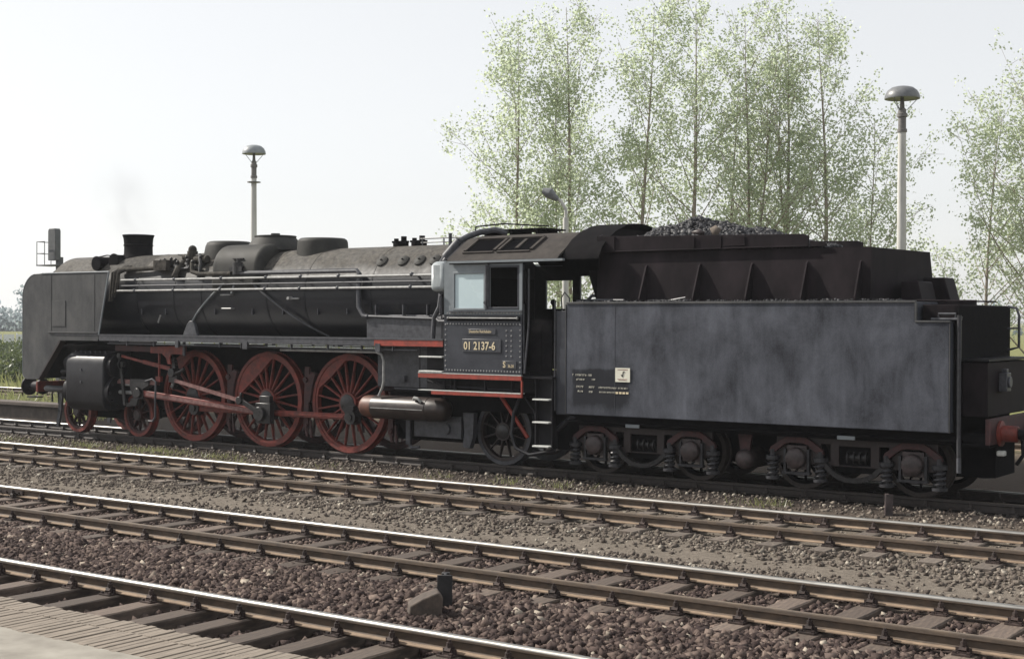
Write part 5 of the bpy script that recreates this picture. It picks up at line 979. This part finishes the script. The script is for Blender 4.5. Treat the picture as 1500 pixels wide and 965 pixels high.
P = np.stack([X, Y, np.interp(Y, prof_y, prof_z)-np.where(Y < 9, .27, 0)], 1); blades(P, .55, .035, .35, 'grass', 'meadow', 'rough green meadow grass beyond the far track', 'grass')
def leafball(c, rad, n, s0, m_, name, parent=None, label=None, cat=None, kind=None, sub=14, seed=0):
    nr = np.random.RandomState(seed); cs = nr.normal(0, .45, (sub, 3))*np.array(rad); cs[:, 2] = np.abs(cs[:, 2])*.9
    ix = nr.randint(0, sub, n); d = nr.normal(0, 1, (n, 3)); d /= np.linalg.norm(d, axis=1, keepdims=True)
    C = np.array(c)+cs[ix]+d*np.array(rad)*.42*nr.uniform(.6, 1.05, (n, 1)); C[:, 2] = np.maximum(C[:, 2], c[2]-.1)
    s = s0*nr.uniform(.6, 1.3, (n, 1)); u = nr.normal(0, 1, (n, 3)); u /= np.linalg.norm(u, axis=1, keepdims=True); v = np.cross(u, nr.normal(0, 1, (n, 3))); v /= np.linalg.norm(v, axis=1, keepdims=True)
    return np.stack([C-u*s, C+v*s*.7, C+u*s, C-v*s*.7], 1).reshape(-1, 3)
for i, (x, y, rx, rz) in enumerate(((-34.5, 19.5, 2.4, 1.5), (-42, 26.5, 3.2, 1.9), (-56, 34, 3.5, 1.7))):
    V = leafball((0, 0, 0), (rx, rx*.8, rz), 4200, .09, 'bush', 'bush', seed=40+i); o = big_mesh('bush', V, np.arange(len(V)).reshape(-1, 4), 'bush', None, ['low round green bush nearest to the far track, left of the locomotive front', 'green bush in the meadow, second from the far track', 'farthest green bush in the meadow before the pale fence'][i], 'bush'); o.location = (x, y, -.35)
V = []
nr = np.random.RandomState(3)
for k in range(46):
    f = k/45; x = -330+f*260; y = 130+f*150+nr.uniform(-12, 12); hgt = nr.uniform(7.5, 11.5); V.append(leafball((x, y, -.3), (5.5, 5.5, hgt*.62), 700, .55, None, None, seed=300+k))
    V.append(leafball((x, y, -.3), (6.5, 6, 2.2), 260, .55, None, None, seed=600+k))
V = np.concatenate(V); big_mesh('distant_wood', V, np.arange(len(V)).reshape(-1, 4), 'leaf_far', 'stuff', 'hazy blue green wood on the horizon at the left', 'wood')
t = empty('fence', (-80, 57, -.4), 'pale low fence far off at the edge of the meadow below the wood', 'fence')
b = MB(); a0, a1 = Vector((-96, 50, 0)), Vector((-60, 76, 0)); dd_ = (a1-a0)
for k in range(40):
    p = a0+dd_*(k/39); q = a0+dd_*((k+.86)/39); b.add([(p.x, p.y, -.1), (q.x, q.y, -.1), (q.x, q.y, 1.2), (p.x, p.y, 1.2), (p.x-.04, p.y+.05, -.1), (q.x-.04, q.y+.05, -.1), (q.x-.04, q.y+.05, 1.2), (p.x-.04, p.y+.05, 1.2)], [(0, 1, 2, 3), (7, 6, 5, 4), (3, 2, 6, 7), (0, 4, 5, 1), (0, 3, 7, 4), (1, 5, 6, 2)])
b.build('fence_board', 'fence_white', t); b = MB()
for k in range(14): p = a0+dd_*(k/13); b.box(p.x-.06, p.x+.06, p.y+.06, p.y+.16, -.5, 1.3)
b.build('fence_post', 'fence_white', t)

# ---- summer haze: one closed box of even thin air round the camera and everything built
hb_ = MB(); hb_.box(-1600, 1000, -320, 1900, -3, 20); hzo = hb_.build('haze', [], None, smooth=0); tag(hzo, kind='stuff')
hm = bpy.data.materials.new('haze_air'); hm.use_nodes = True; hn = hm.node_tree; hn.nodes.remove(hn.nodes['Principled BSDF'])
pv = hn.nodes.new('ShaderNodeVolumePrincipled'); pv.inputs['Color'].default_value = (.93, .96, 1, 1); pv.inputs['Density'].default_value = .0004; pv.inputs['Anisotropy'].default_value = .3
hn.links.new(pv.outputs[0], hn.nodes['Material Output'].inputs['Volume']); hzo.data.materials.append(hm)

# faint smoke leaving the chimney
sm2 = MB(); sm2.sphere((0, 0, 0), 1, 24, 16); smo = sm2.build('smoke', [], None, (-3.45, .1, 5.45), smooth=60); smo.scale = (1.0, .55, 1.5); smo.rotation_euler = (0, R(-38), 0)
tag(smo, 'thin grey smoke drifting up and forward from the chimney', 'smoke', None, 'stuff')
vm = bpy.data.materials.new('smoke_air'); vm.use_nodes = True; q = vm.node_tree; q.nodes.remove(q.nodes['Principled BSDF'])
tc = q.nodes.new('ShaderNodeTexCoord'); ln_ = q.nodes.new('ShaderNodeVectorMath'); ln_.operation = 'LENGTH'; q.links.new(tc.outputs['Object'], ln_.inputs[0])
fa = q.nodes.new('ShaderNodeMapRange'); fa.inputs[1].default_value = 1.0; fa.inputs[2].default_value = .2; fa.inputs[3].default_value = 0; fa.inputs[4].default_value = 1; q.links.new(ln_.outputs['Value'], fa.inputs[0])
nz = q.nodes.new('ShaderNodeTexNoise'); nz.inputs['Scale'].default_value = 2.0; nz.inputs['Detail'].default_value = 4; q.links.new(tc.outputs['Object'], nz.inputs['Vector'])
cm = q.nodes.new('ShaderNodeMapRange'); cm.inputs[1].default_value = .42; cm.inputs[2].default_value = .75; cm.inputs[3].default_value = 0; cm.inputs[4].default_value = .55; q.links.new(nz.outputs['Fac'], cm.inputs[0])
ml = q.nodes.new('ShaderNodeMath'); ml.operation = 'MULTIPLY'; q.links.new(fa.outputs[0], ml.inputs[0]); q.links.new(cm.outputs[0], ml.inputs[1])
pv = q.nodes.new('ShaderNodeVolumePrincipled'); pv.inputs['Color'].default_value = (.42, .42, .45, 1); q.links.new(ml.outputs[0], pv.inputs['Density']); q.links.new(pv.outputs[0], q.nodes['Material Output'].inputs['Volume']); smo.data.materials.append(vm)
